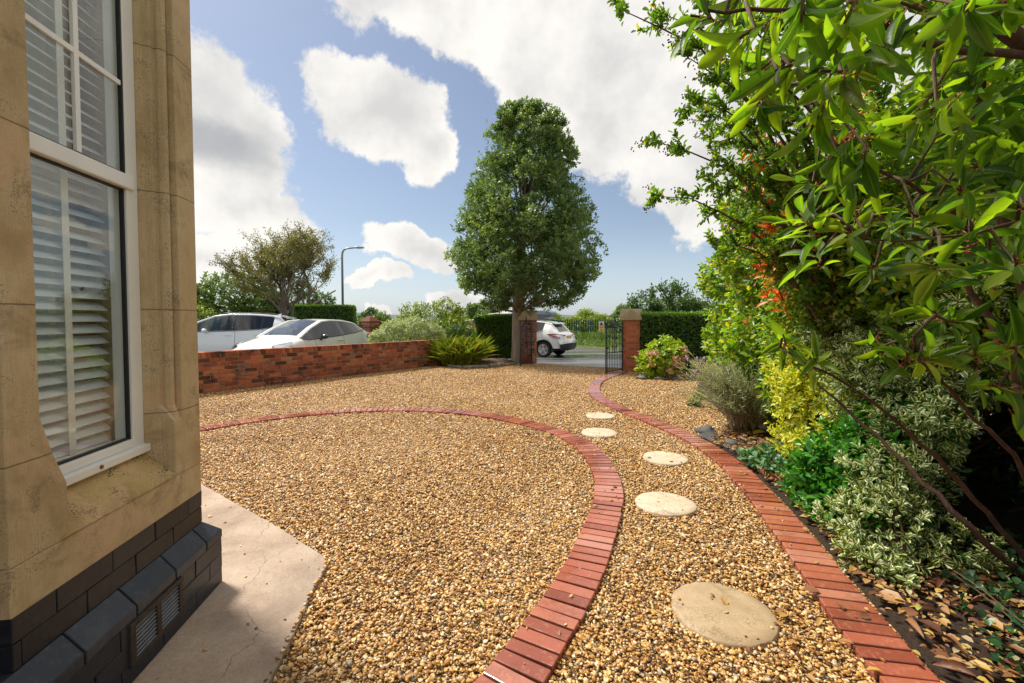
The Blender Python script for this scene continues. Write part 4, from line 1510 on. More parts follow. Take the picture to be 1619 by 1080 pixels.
def gate(label, hinge, free, h=1.17):
    a, b = np.array(hinge), np.array(free)
    d = b - a
    w = float(np.linalg.norm(d))
    t = thing('iron_gate', label, 'gate', (hinge[0], hinge[1], 0.0), math.atan2(d[1], d[0]), 'leaves of the iron gate')
    mb = MB()
    sq = 0.028
    for x in (0.02, w - 0.02):
        mb.box((x, 0, h / 2 + 0.02), (sq, sq, h))
        mb.lathe([(0.02, 0), (0.026, 0.012), (0.02, 0.03), (0.004, 0.05)], (x, 0, h + 0.02), 8)
    for z in (0.06, 0.50, h - 0.06):
        mb.box((w / 2, 0, z), (w - 0.04, 0.024, 0.02))
    mb.build('frame', M['iron'], t)
    mb = MB()
    n = 10
    for i in range(1, n):
        x = 0.02 + (w - 0.04) * i / n
        top = 0.50 if (i % 2 == 1 and i not in (1, 9)) else h - 0.06
        mb.tube([(x, 0, 0.06), (x, 0, top)], 0.0095, 6)
    mb.build('bar', M['iron'], t)
    # gabled crest with scrolls
    mb = MB()
    zt = h - 0.05
    mb.tube([(w * 0.14, 0, zt), (w * 0.5, 0, zt + 0.17), (w * 0.86, 0, zt)], 0.013, 6)
    mb.tube([(w * 0.26, 0, zt), (w * 0.5, 0, zt + 0.10), (w * 0.74, 0, zt)], 0.009, 6)
    for sg in (-1, 1):
        for (cx, cz, r0, turns) in ((0.5 + sg * 0.11, zt - 0.13, 0.055, 1.6), (0.5 + sg * 0.10, zt - 0.28, 0.05, 1.5), (0.5 + sg * 0.11, 0.63, 0.055, 1.6), (0.5 + sg * 0.07, zt + 0.05, 0.03, 1.2)):
            pts = []
            for k in range(22):
                q = k / 21
                an = q * turns * 2 * PI
                rr = r0 * (1 - 0.75 * q)
                pts.append((w * cx + sg * rr * math.cos(an), 0, cz + rr * math.sin(an)))
            mb.tube(pts, 0.006, 5)
    mb.tube([(w / 2, 0, 0.5), (w / 2, 0, zt + 0.21)], 0.011, 6)
    mb.blob((w / 2, 0, zt + 0.22), (0.02, 0.02, 0.035), sub=1, noise=0)
    for z in (0.78, 0.92, 1.04):
        mb.blob((w / 2, 0, z), (0.035, 0.012, 0.03), sub=1, noise=0)
    mb.build('scrollwork', M['iron'], t)
    mb = MB()
    mb.box((w - 0.07, 0.0, 0.62), (0.10, 0.035, 0.035))
    mb.build('latch', M['iron'], t)
    return t


gate('open black iron gate leaf hinged on the pillar beside the clipped hedge', (2.76, 11.02), (2.2, 10.38))
gate('open black iron gate leaf seen edge on in front of the tree trunk', (0.58, 12.62), (0.22, 12.16))


# ------------------------------------------------------------------ cars
def wheel(parent, x, y, r, side, m_rim='alloy'):
    """five-spoke wheel, axle along y; side = -1/+1 outer face"""
    w = 0.21
    Mx = Matrix.Translation((x, y, r)) @ Matrix.Rotation(-side * PI / 2, 4, 'X')
    mb = MB()
    mb.lathe([(r * 0.62, -w / 2), (r * 0.93, -w / 2), (r, -w * 0.36), (r, w * 0.36), (r * 0.93, w / 2), (r * 0.70, w / 2 + 0.004), (r * 0.66, w / 2 - 0.02), (r * 0.62, w / 2 - 0.07)], (0, 0, 0), 36, M=Mx)
    wh = mb.build('wheel', M['tyre'], parent)
    mb = MB()
    R0 = r * 0.68
    mb.lathe([(R0 * 0.90, w / 2 - 0.05), (R0, w / 2 - 0.03), (R0, w / 2 - 0.005), (R0 * 0.93, w / 2), (R0 * 0.90, w / 2 - 0.02), (R0 * 0.90, w / 2 - 0.048)], (0, 0, 0), 36, M=Mx)
    for k in range(5):
        A = Mx @ Matrix.Rotation(2 * PI * k / 5 + 0.3, 4, 'Z')
        P = [(0.02, -0.045, w / 2 - 0.04), (R0 * 0.93, -0.05, w / 2 - 0.03), (R0 * 0.93, 0.05, w / 2 - 0.03), (0.02, 0.045, w / 2 - 0.04)]
        Q = [(0.02, -0.035, w / 2 - 0.012), (R0 * 0.93, -0.032, w / 2 - 0.004), (R0 * 0.93, 0.032, w / 2 - 0.004), (0.02, 0.035, w / 2 - 0.012)]
        mb.hexa([A @ Vector(p) for p in P + Q])
    mb.lathe([(0.06, w / 2 - 0.04), (0.06, w / 2 - 0.008), (0.03, w / 2 - 0.003), (0.001, w / 2 - 0.003)], (0, 0, 0), 16, M=Mx)
    mb.build('rim', M[m_rim], wh)
    mb = MB()
    mb.lathe([(R0 * 0.9, w / 2 - 0.075), (0.001, w / 2 - 0.075)], (0, 0, 0), 24, M=Mx)
    mb.build('brake_disc', M['dark'], wh)


def car(name, label, loc, rz, S):
    """x runs from the nose (0) to the tail (S['L']); +y is the right flank when looking along the travel direction -x"""
    t = thing(name, label, 'car', loc, rz)
    L = S['L']
    fx, fz = zip(*S['top'])
    bx, bz = zip(*S['belt'])
    wx, ww = zip(*S['wid'])
    rx, rw = zip(*S['roofw'])
    ux, uz = zip(*S['under'])
    xs = set(np.round(np.linspace(0, L, 34), 3))
    for p in S['top'] + S['belt'] + S['pill']:
        xs.add(round(p[0], 3))
    for p in S['pill']:
        xs.add(round(p[1], 3))
    for xc in S['axles']:
        for q in np.linspace(-S['arch'], S['arch'], 15):
            xs.add(round(xc + q, 3))
    xs = sorted(x for x in xs if 0 <= x <= L)
    xs = [x for i, x in enumerate(xs) if i == 0 or x - xs[i - 1] > 0.008]
    cowl, tail = S['cabin']
    rings = []
    for x in xs:
        zt = float(np.interp(x, fx, fz)); zb = float(np.interp(x, bx, bz)); w = float(np.interp(x, wx, ww)); wr = float(np.interp(x, rx, rw)); zu = float(np.interp(x, ux, uz))
        ar = 0
        for xc in S['axles']:
            if abs(x - xc) < S['arch']:
                ar = max(ar, S['wr'] + math.sqrt(S['arch'] ** 2 - (x - xc) ** 2))
        zb = min(zb, zt - 0.02)
        z1 = max(zu, ar)
        z2 = max(zu + 0.10, ar + 0.004)
        z3 = max(0.40, ar + 0.012)
        z4 = max(0.62, ar + 0.03)
        z4 = min(z4, zb - 0.05)
        z3 = min(z3, z4 - 0.005)
        h = [(0, z1), (w * 0.90, z1), (w * 0.985, z2), (w * 0.995, z3), (w, z4), (w * 0.965, zb), (wr, zt - 0.035 * min(1, (zt - zb) / 0.1)), (wr * 0.82, zt - 0.006), (wr * 0.4, zt + 0.008), (0, zt + 0.012)]
        full = h + [(-y, z) for y, z in h[-2:0:-1]]
        rings.append([(x, y, z) for y, z in full])
    n = len(rings[0])
    body, trim, gl, dgl, pil = MB(), MB(), MB(), MB(), MB()
    V = [p for r in rings for p in r]
    FB, FT_, FG, FD, FP = [], [], [], [], []
    half = 10
    for k in range(len(xs) - 1):
        xm = (xs[k] + xs[k + 1]) / 2
        for i in range(n):
            j = (i + 1) % n
            f = (k * n + i, k * n + j, (k + 1) * n + j, (k + 1) * n + i)
            seg = i if i < half - 1 else n - 1 - i
            tgt = FB
            if seg in (0, 1) or (seg == 2 and S.get('clad')):
                tgt = FT_
            if cowl < xm < tail and seg == 5:
                tgt = FD if xm > S['dark_from'] else FG
                if S['solid_from'] < xm:
                    tgt = FB
                for a, b in S['pill']:
                    if a <= xm <= b:
                        tgt = FP
            if seg in (7, 8) or seg == 6:
                if S['screen'][0] < xm < S['screen'][1] and seg != 6:
                    tgt = FG
                if S['rear'][0] < xm < S['rear'][1] and seg != 6:
                    tgt = FD
            tgt.append(f)
    FB.append(tuple(range(n - 1, -1, -1)))
    FB.append(tuple((len(xs) - 1) * n + i for i in range(n)))

    def put(faces, nm, mm, smooth=True):
        if not faces:
            return
        used = sorted({i for f in faces for i in f})
        mp = {u: i for i, u in enumerate(used)}
        q = MB()
        q.add([V[u] for u in used], [tuple(mp[i] for i in f) for f in faces], 0, smooth)
        return q.build(nm, M[mm], t)
    bo = put(FB, 'body', S['paint'])
    put(FT_, 'lower_trim', 'trim' if S.get('clad') else S['paint'])
    put(FG, 'window_glass', 'carglass')
    put(FD, 'tinted_glass', 'darkglass')
    for pa, pb in S['pill']:
        for sg in (1, -1):
            put([f for f in FP if pa - 1e-6 <= V[f[0]][0] <= pb + 1e-6 and pa - 1e-6 <= V[f[2]][0] <= pb + 1e-6 and V[f[0]][1] * sg > 0], 'door_pillar', 'gloss_black')
    # pillars along the roof edge
    for sg in (1, -1):
        q = MB()
        pts = []
        for x in xs:
            if cowl - 0.02 <= x <= S['rear'][1]:
                zt = float(np.interp(x, fx, fz)); wr = float(np.interp(x, rx, rw)); zb = float(np.interp(x, bx, bz))
                pts.append((x, sg * (wr + 0.004), zt - 0.035 * min(1, max(0, (zt - min(zb, zt - .02)) / 0.1))))
        q.tube(pts, 0.032, 8)
        q.build('roof_pillar', M[S['paint']], t)
        q = MB()
        pts = []
        for x in xs:
            if cowl + 0.1 <= x <= S['solid_from']:
                zb = float(np.interp(x, bx, bz)); w = float(np.interp(x, wx, ww))
                pts.append((x, sg * (w * 0.965 + 0.003), zb))
        q.tube(pts, 0.012, 6)
        q.build('window_trim', M['trim'], t)
    # cabin floor, dash and seats inside
    q = MB()
    q.box(((cowl + tail) / 2, 0, 0.62), (tail - cowl - 0.5, 1.4, 0.3))
    for xx in (cowl + 1.15, cowl + 2.0):
        for yy in (-0.36, 0.36):
            q.box((xx, yy, 0.85), (0.16, 0.46, 0.62))
            q.box((xx + 0.05, yy, 1.22), (0.09, 0.26, 0.18))
    q.build('seat', M['cabin'], t, 0.04, 2)
    # wheels
    for xc in S['axles']:
        for sg in (-1, 1):
            w = float(np.interp(xc, wx, ww))
            wheel(t, xc, sg * (w - 0.105), S['wr'], sg)
            if S.get('clad'):
                q = MB()
                pts = [(xc + (S['arch'] + 0.02) * math.cos(a), sg * (float(np.interp(xc + S['arch'] * math.cos(a), wx, ww)) - 0.005), S['wr'] + (S['arch'] + 0.02) * math.sin(a)) for a in np.linspace(-0.35, PI + 0.35, 26)]
                q.tube(pts, 0.035, 6)
                q.build('arch_trim', M['trim'], t)
    # mirrors
    for sg in (-1, 1):
        q = MB()
        mx, my, mz = S['mirror']
        rot = Matrix.Rotation(0, 3, 'Z')
        q.blob((mx, sg * (my + 0.10), mz), (0.075, 0.115, 0.07), sub=2, noise=0)
        q.tube([(mx - 0.02, sg * (my - 0.04), mz - 0.10), (mx, sg * (my + 0.05), mz - 0.05)], 0.022, 6)
        q.build('mirror', M[S.get('mirror_m', S['paint'])], t)
    # doors: seams and handles
    for sg in (-1, 1):
        for xd in S['seams']:
            q = MB()
            pts = []
            for z in np.linspace(0.42, float(np.interp(xd, bx, bz)), 7):
                w = float(np.interp(xd, wx, ww))
                k = w * (1.0 if z < 0.62 else 1.0 - 0.035 * (z - 0.62) / max(0.05, float(np.interp(xd, bx, bz)) - 0.62))
                pts.append((xd, sg * (k + 0.0005), z))
            q.tube(pts, 0.005, 4)
            q.build('door_seam', M['dark'], t)
        for xd in S['handles']:
            q = MB()
            w = float(np.interp(xd, wx, ww))
            q.box((xd, sg * (w * 0.985 + 0.012), S['handle_z']), (0.20, 0.03, 0.032))
            q.build('door_handle', M[S['paint']], t, 0.01, 2)
    return t


HATCH = dict(L=4.06, paint='pearl_paint', wr=0.31, arch=0.36, axles=(0.83, 3.42), cabin=(1.0, 3.82), screen=(1.02, 1.92), rear=(3.40, 3.86), dark_from=2.62, solid_from=3.50,
             top=[(0, 0.62), (0.10, 0.74), (0.45, 0.86), (1.0, 1.0), (1.45, 1.235), (1.92, 1.415), (2.3, 1.448), (2.8, 1.432), (3.25, 1.37), (3.45, 1.315), (3.84, 1.05), (3.98, 0.92), (4.06, 0.78)],
             belt=[(0, 0.58), (0.5, 0.78), (1.0, 0.90), (1.6, 0.93), (2.5, 0.985), (3.2, 1.06), (3.5, 1.13), (3.84, 1.0), (4.06, 0.74)],
             wid=[(0, 0.55), (0.18, 0.74), (0.5, 0.84), (1.0, 0.866), (3.3, 0.866), (3.7, 0.83), (3.95, 0.74), (4.06, 0.62)],
             roofw=[(0, 0.42), (0.4, 0.62), (1.0, 0.70), (1.5, 0.62), (2.0, 0.56), (3.2, 0.54), (3.8, 0.56), (4.06, 0.5)],
             under=[(0, 0.28), (0.4, 0.20), (3.6, 0.22), (4.06, 0.32)], pill=[(2.50, 2.62)], mirror=(1.62, 0.86, 0.98), mirror_m='gloss_black', seams=(1.42, 2.56), handles=(2.40,), handle_z=0.86)
SUV = dict(L=4.48, paint='silver_paint', wr=0.35, arch=0.41, axles=(0.90, 3.57), cabin=(1.05, 4.25), screen=(1.08, 1.95), rear=(3.95, 4.30), dark_from=2.72, solid_from=3.80,
           top=[(0, 0.75), (0.12, 0.92), (0.5, 1.02), (1.05, 1.12), (1.5, 1.40), (1.95, 1.58), (2.4, 1.64), (3.1, 1.635), (3.7, 1.59), (3.98, 1.52), (4.28, 1.15), (4.42, 1.0), (4.48, 0.85)],
           belt=[(0, 0.70), (0.5, 0.94), (1.05, 1.02), (2.6, 1.06), (3.4, 1.10), (3.8, 1.16), (4.28, 1.1), (4.48, 0.82)],
           wid=[(0, 0.62), (0.2, 0.80), (0.55, 0.90), (1.0, 0.926), (3.8, 0.926), (4.2, 0.88), (4.42, 0.78), (4.48, 0.68)],
           roofw=[(0, 0.5), (0.4, 0.7), (1.05, 0.78), (1.6, 0.69), (2.1, 0.62), (3.7, 0.60), (4.28, 0.62), (4.48, 0.55)],
           under=[(0, 0.32), (0.4, 0.24), (4.0, 0.26), (4.48, 0.36)], pill=[(2.58, 2.70), (3.42, 3.47)], mirror=(1.78, 0.92, 1.08), seams=(1.5, 2.64, 3.5), handles=(2.42, 3.35), handle_z=0.92)
CROSS = dict(L=4.38, paint='white_paint', wr=0.345, arch=0.40, axles=(0.90, 3.55), cabin=(1.05, 4.15), screen=(1.08, 1.9), rear=(3.78, 4.16), dark_from=2.55, solid_from=3.52, clad=True,
             top=[(0, 0.72), (0.12, 0.90), (0.5, 1.0), (1.05, 1.09), (1.5, 1.36), (1.95, 1.54), (2.4, 1.595), (3.0, 1.585), (3.5, 1.535), (3.80, 1.47), (4.16, 1.10), (4.28, 1.02), (4.38, 0.93)],
             belt=[(0, 0.68), (0.5, 0.90), (1.05, 0.99), (2.4, 1.03), (3.2, 1.10), (3.52, 1.18), (4.16, 1.06), (4.38, 0.90)],
             wid=[(0, 0.62), (0.2, 0.80), (0.55, 0.88), (1.0, 0.90), (3.5, 0.90), (3.9, 0.875), (4.2, 0.82), (4.38, 0.72)],
             roofw=[(0, 0.5), (0.4, 0.7), (1.05, 0.76), (1.6, 0.68), (2.1, 0.60), (3.5, 0.57), (4.16, 0.62), (4.38, 0.6)],
             under=[(0, 0.30), (0.4, 0.22), (3.9, 0.24), (4.38, 0.34)], pill=[(2.50, 2.60)], mirror=(1.72, 0.90, 1.04), seams=(1.45, 2.55, 3.3), handles=(2.35, 3.15), handle_z=0.88)


def place_car(name, label, tail_xy, heading, S, z):
    """tail centre and direction of travel (unit vector)"""
    hx, hy = heading
    rz = math.atan2(-hy, -hx)           # local +x points from nose to tail
    nx = tail_xy[0] + hx * S['L']
    ny = tail_xy[1] + hy * S['L']
    return car(name, label, (nx, ny, z), rz, S)


# silver SUV, side on beyond the wall
su = place_car('parked_car', 'silver family SUV parked side on, farthest left beyond the brick wall', (-7.55, 15.9), (-0.985, -0.17), SUV, -0.15)
q = MB()
for sg in (-1, 1):
    q.tube([(1.95, sg * 0.60, 1.60), (2.3, sg * 0.60, 1.665), (3.3, sg * 0.58, 1.66), (3.75, sg * 0.57, 1.61)], 0.016, 6)
q.build('roof_rail', M['trim'], su)
q = MB()
q.add([(3.66, -0.02, 1.60), (3.66, 0.02, 1.60), (3.82, 0.004, 1.66), (3.82, -0.004, 1.66), (3.80, 0.02, 1.58), (3.80, -0.02, 1.58)], [(0, 1, 2, 3), (1, 4, 2), (0, 3, 5), (3, 2, 4, 5)])
q.build('aerial_fin', M['silver_paint'], su)
q = MB()
q.loft([[(3.9, -0.6, 1.545), (3.9, 0.6, 1.545)], [(4.14, -0.58, 1.50), (4.14, 0.58, 1.50)], [(4.14, -0.58, 1.47), (4.14, 0.58, 1.47)], [(3.9, -0.6, 1.50), (3.9, 0.6, 1.50)]], 0, False, False, False)
q.build('spoiler', M['silver_paint'], su)

# pale hatchback, nose towards the house
hb = place_car('parked_car', 'small pale hatchback with black mirrors parked right behind the brick wall', (-5.28, 14.65), (-0.30, -0.954), HATCH, -0.15)
q = MB()
for sg in (-1, 1):
    q.tube([(1.02, sg * 0.1 + 0.2, 1.015), (1.12, sg * 0.1 + 0.25, 1.07), (1.2, sg * 0.35, 1.10)], 0.010, 5)
q.build('wiper', M['trim'], hb)
for sg in (-1, 1):
    q = MB()
    q.add([(0.25, sg * 0.58, 0.80), (0.62, sg * 0.80, 0.875), (0.60, sg * 0.845, 0.80), (0.22, sg * 0.72, 0.69), (0.25, sg * 0.50, 0.72)], [(0, 1, 2, 3, 4)])
    q.add([(0.24, sg * 0.60, 0.815), (0.64, sg * 0.80, 0.885), (0.63, sg * 0.855, 0.80), (0.2, sg * 0.74, 0.68)], [(0, 1, 2, 3)])
    q.build('headlight', M['lamp_clear'], hb)
    q = MB()
    q.blob((3.90, sg * 0.70, 0.93), (0.14, 0.12, 0.11), sub=2, noise=0)
    q.build('tail_light', M['tail'], hb)

# white crossover leaving on the road
cx = place_car('white_crossover', 'white crossover with dark roof box driving past the open gateway', (2.50, 19.45), (-0.865, 0.50), CROSS, -0.35)
L = CROSS['L']
for sg in (-1, 1):
    q = MB()
    # wraps the rear corner: pointed forward along the flank
    prof = [(3.72, 0.885, 1.005), (3.95, 0.873, 1.03), (4.20, 0.79, 1.03), (4.37, 0.60, 0.99), (4.395, 0.42, 0.97), (4.395, 0.44, 0.90), (4.385, 0.62, 0.86), (4.27, 0.80, 0.84), (4.08, 0.875, 0.87)]
    c = [(x, sg * (y + 0.008), z) for x, y, z in prof]
    ins = [(x - 0.05, sg * (y - 0.08), z) for x, y, z in prof]
    n = len(c)
    mid = tuple(np.mean(np.array(c), 0) + np.array([0.03, sg * 0.045, 0]))
    q.add(c + ins + [mid], [(i, (i + 1) % n, 2 * n) for i in range(n)] + [(i, i + n, (i + 1) % n + n, (i + 1) % n) for i in range(n)], 0, False)
    q.build('tail_light', M['tail'], cx)
    q = MB()
    q.add([(4.215, sg * 0.845, 0.955), (4.40, sg * 0.625, 0.93), (4.395, sg * 0.625, 0.895), (4.24, sg * 0.845, 0.88)], [(0, 1, 2, 3)])
    q.build('reversing_light', M['lamp_clear'], cx)
q = MB()
q.box((4.392, 0, 0.885), (0.012, 0.52, 0.112))
q.build('number_plate', M['plate_yellow'], cx, 0.004)
q = MB()
# bumper: bulging dark lower part and white upper step
q.loft([[(4.30, -0.80, 0.34), (4.36, -0.70, 0.30), (4.38, 0, 0.29), (4.36, 0.70, 0.30), (4.30, 0.80, 0.34)], [(4.34, -0.85, 0.46), (4.44, -0.74, 0.44), (4.47, 0, 0.44), (4.44, 0.74, 0.44), (4.34, 0.85, 0.46)], [(4.32, -0.86, 0.58), (4.43, -0.74, 0.60), (4.46, 0, 0.61), (4.43, 0.74, 0.60), (4.32, 0.86, 0.58)]], 0, True, False, False)
q.build('bumper', M['trim'], cx)
q = MB()
q.loft([[(4.32, -0.86, 0.58), (4.43, -0.74, 0.60), (4.46, 0, 0.61), (4.43, 0.74, 0.60), (4.32, 0.86, 0.58)], [(4.28, -0.85, 0.72), (4.41, -0.72, 0.73), (4.44, 0, 0.735), (4.41, 0.72, 0.73), (4.28, 0.85, 0.72)], [(4.26, -0.82, 0.76), (4.37, -0.70, 0.775), (4.385, 0, 0.78), (4.37, 0.70, 0.775), (4.26, 0.82, 0.76)]], 0, True, False, False)
q.build('bumper_step', M['white_paint'], cx)
q = MB()
q.loft([[(3.74, -0.56, 1.51), (3.74, 0.56, 1.51)], [(3.99, -0.55, 1.46), (3.99, 0.55, 1.46)], [(3.99, -0.55, 1.435), (3.99, 0.55, 1.435)], [(3.78, -0.56, 1.47), (3.78, 0.56, 1.47)]], 0, False, False, False)
q.build('spoiler', M['white_paint'], cx)
# roof box with bars
q = MB()
for xx in (2.2, 3.0):
    q.tube([(xx, -0.60, 1.60), (xx, -0.55, 1.66), (xx, 0.55, 1.66), (xx, 0.60, 1.60)], 0.018, 6)
q.build('roof_bar', M['trim'], cx)
q = MB()
rg = []
for (x, w, z0, z1) in ((1.35, 0.20, 1.74, 1.80), (1.5, 0.36, 1.69, 1.90), (2.0, 0.42, 1.675, 2.02), (3.0, 0.43, 1.675, 2.05), (3.45, 0.42, 1.68, 2.03), (3.62, 0.38, 1.72, 1.96), (3.66, 0.34, 1.76, 1.90)):
    rg.append([(x, -w * 0.9, z0), (x, w * 0.9, z0), (x, w, (z0 + z1) / 2), (x, w * 0.86, z1), (x, -w * 0.86, z1), (x, -w, (z0 + z1) / 2)])
q.loft(rg, 0, False)
q.build('roof_box', M['boxgrey'], cx, 0.03, 3)

# ------------------------------------------------------------------ street furniture
t = thing('street_lamp', 'grey street lamp post with curved arm above the parked cars', 'street lamp', (-10.3, 27.0, -0.35))
mb = MB()
mb.tube([(0, 0, 0), (0, 0, 1.3)], 0.095, 12)
mb.tube([(0, 0, 1.3), (0, 0, 5.5), (0.03, 0, 5.72), (0.12, 0, 5.86), (0.28, 0, 5.93), (0.75, 0, 5.98)], [0.075, 0.062, 0.058, 0.055, 0.05, 0.045], 12)
mb.build('column', M['galv'], t)
mb = MB()
mb.loft([[(0.72, -0.05, 5.95), (0.72, 0.05, 5.95), (0.72, 0.05, 6.02), (0.72, -0.05, 6.02)], [(0.95, -0.13, 5.94), (0.95, 0.13, 5.94), (0.95, 0.10, 6.06), (0.95, -0.10, 6.06)], [(1.25, -0.12, 5.95), (1.25, 0.12, 5.95), (1.25, 0.09, 6.04), (1.25, -0.09, 6.04)], [(1.35, -0.05, 5.97), (1.35, 0.05, 5.97), (1.35, 0.04, 6.0), (1.35, -0.04, 6.0)]], 0, False)
mb.build('lamp_head', M['galv'], t, 0.02)

t = thing('palisade_fence', 'dark green steel palisade fence beyond the road behind the white crossover', 'fence', (*st(0, 15.2), -0.02))
mb = MB()
ax = np.array(e_st)
for k in range(-70, 75):
    c = ax * (k * 0.16)
    w = 0.036
    P = [(c[0] - ax[0] * w, c[1] - ax[1] * w), (c[0] + ax[0] * w, c[1] + ax[1] * w)]
    zt = 1.30 + random.uniform(-.01, .01)
    nx, ny = n_st * 0.015
    V = []
    for s_ in (-1, 1):
        for (px, py), z in ((P[0], -0.1), (P[1], -0.1), (P[1], zt - 0.09), ((c[0], c[1]), zt), (P[0], zt - 0.09)):
            V.append((px + s_ * nx, py + s_ * ny, z))
    mb.add(V, [(0, 1, 2, 3, 4), (9, 8, 7, 6, 5), (0, 5, 6, 1), (1, 6, 7, 2), (2, 7, 8, 3), (3, 8, 9, 4), (4, 9, 5, 0)])
mb.build('pale_panel', M['palisade'], t)
mb = MB()
for z in (0.25, 1.05):
    a, b = -ax * 11.2 + n_st * 0.04, ax * 11.9 + n_st * 0.04
    mb.tube([(*a, z), (*b, z)], 0.03, 4)
mb.build('rail', M['palisade'], t)

t = thing('road_sign', 'small white and amber warning sign on a post before the green fence', 'sign', (*st(-4.15, 13.6), -0.15), R(-12))
sx = 0
mb = MB()
mb.box((0, 0, 0.45), (0.07, 0.05, 0.9))
mb.build('post', M['wood_post'], t)
mb = MB()
mb.box((0, -0.035, 1.02), (0.30, 0.012, 0.60))
mb.build('plate', M['sign_white'], t)
mb = MB()
mb.prism([(0, 0)] * 0 or [(-0.12, 0), (0.12, 0), (0, 0.2)], 0, 0.004)
o = mb.build('hazard_triangle', M['sign_dark'], t)
o.rotation_euler = (R(90), 0, 0)
o.location = (0, -0.043, 1.10)
for z in (1.0, 0.83):
    mb = MB()
    mb.lathe([(0.11, 0), (0.11, 0.004), (0.001, 0.004)], (0, 0, 0), 20)
    o = mb.build('amber_panel', M['sign_amber'], t)
    o.rotation_euler = (R(90), 0, 0)
    o.location = (0, -0.043, z)
    o.scale = (1.15, 0.82, 1)

# curved brick wall of the house opposite the bed
t = thing('garden_wall', 'pinkish brick garden wall with pale swept coping behind the clipped hedge', 'wall', (-1.9, 18.3, -0.2), R(-14))
mb = MB()
prof = [(0, 0), (1.75, 0), (1.75, 1.66), (1.3, 1.66), (0.95, 1.62), (0.6, 1.50), (0.3, 1.40), (0, 1.36)]
mb.add([(x, 0, z) for x, z in prof] + [(x, 0.24, z) for x, z in prof], [tuple(range(8)), tuple(range(15, 7, -1))] + [(i, i + 8, (i + 1) % 8 + 8, (i + 1) % 8) for i in range(8)])
mb.build('brickwork', M['pink_brick'], t)
mb = MB()
pp = [(1.8, 1.662), (1.3, 1.662), (0.95, 1.622), (0.6, 1.502), (0.3, 1.402), (-0.05, 1.362)]
mb.loft([[(x, -0.05, z), (x, 0.29, z), (x, 0.29, z + 0.07), (x, 0.12, z + 0.10), (x, -0.05, z + 0.07)] for x, z in pp], 0, False)
mb.build('coping', M['kerb'], t)

# ------------------------------------------------------------------ trees
def holly_tree():
    base = np.array([0.19, 13.25, 0.0])
    t = thing('holly_tree', 'tall dense dark evergreen tree with bare pale trunk beside the gateway', 'tree', tuple(base))
    zs = [1.45, 1.7, 2.05, 2.4, 3.1, 3.6, 4.15, 4.85, 5.85, 6.6, 7.2, 7.5, 7.72]
    rs = [0.8, 1.3, 1.88, 2.2, 2.38, 2.38, 2.2, 1.94, 1.62, 1.34, 1.06, 0.74, 0.2]
    cx0, cy0 = 0.24, 0.1
    n = 640
    z = rng.uniform(1.6, 7.5, n * 4)
    r = np.interp(z, zs, rs)
    k = rng.random(n * 4) < r / 2.6
    z, r = z[k][:n], r[k][:n]
    a = rng.random(len(z)) * 6.283
    q = r * rng.uniform(0.45, 0.97, len(z))
    C = np.stack([cx0 + q * np.cos(a), cy0 + q * np.sin(a), z], 1)
    # clumps of twig tips
    m = 30
    cr = rng.uniform(0.18, 0.44, len(C)) * np.clip(r / 1.6, 0.55, 1.1)
    d = unit(len(C) * m).reshape(len(C), m, 3)
    d[..., 2] = d[..., 2] * 0.85 + 0.2
    P = C[:, None] + d * (cr[:, None, None] * rng.uniform(0.55, 1.05, (len(C), m, 1)))
    P = P.reshape(-1, 3)
    D = d.reshape(-1, 3) + np.array([0, 0, 0.35])
    # keep inside an uneven envelope
    rr = np.hypot(P[:, 0] - cx0, P[:, 1] - cy0)
    th = np.arctan2(P[:, 1], P[:, 0])
    lim = np.interp(P[:, 2], zs, rs) * (1.0 + 0.06 * np.sin(3 * th + P[:, 2] * 1.3) + 0.045 * np.sin(7 * th + 3.1 * P[:, 2]))
    und = 1.5 + 0.28 * np.sin(4 * th + 1) + 0.2 * np.sin(9 * th) + 0.75 * np.clip(1 - rr / 1.3, 0, 1)
    ok = (rr < lim) & (P[:, 2] > und)
    P, D = P[ok], D[ok]
    tone = np.repeat(rng.random(len(C)), m)[ok]
    p, aa, nn = rosettes(P, nrm(D), 6, 0.09, spread=1.0)
    s = rng.uniform(0.75, 1.25, len(p))
    rn = np.clip(np.repeat(tone, 6) * 0.55 + rng.random(len(p)) * 0.45, 0, 1)
    leaves('crown', M['holly'], p, aa, nn, 0.088 * s, 0.046 * s, T_LO, t, rn)
    print('holly leaves', len(p))
    mb = MB()
    tr = [(0, 0, -0.1), (0.0, 0, 0.05), (0.005, 0, 0.5), (0.0, 0.0, 1.2), (0.01, 0.02, 2.0), (0.08, 0.04, 3.4), (0.18, 0.08, 5.0), (0.24, 0.1, 7.1)]
    mb.tube(tr, [0.30, 0.23, 0.205, 0.19, 0.185, 0.14, 0.10, 0.025], 18)
    mb.build('trunk', M['bark_pale'], t)
    mb = MB()
    for i in rng.choice(len(C), 70, replace=False):
        c = C[i]
        zb = max(1.5, c[2] * 0.72)
        x = np.interp(zb, [0, 2, 3.4, 5, 7.4], [0, .01, .08, .18, .24])
        limbs(mb, (x, 0.04, zb), [c], 0.045, 0.008, 0.06)
    mb.build('branch', M['bark_grey'], t)


holly_tree()


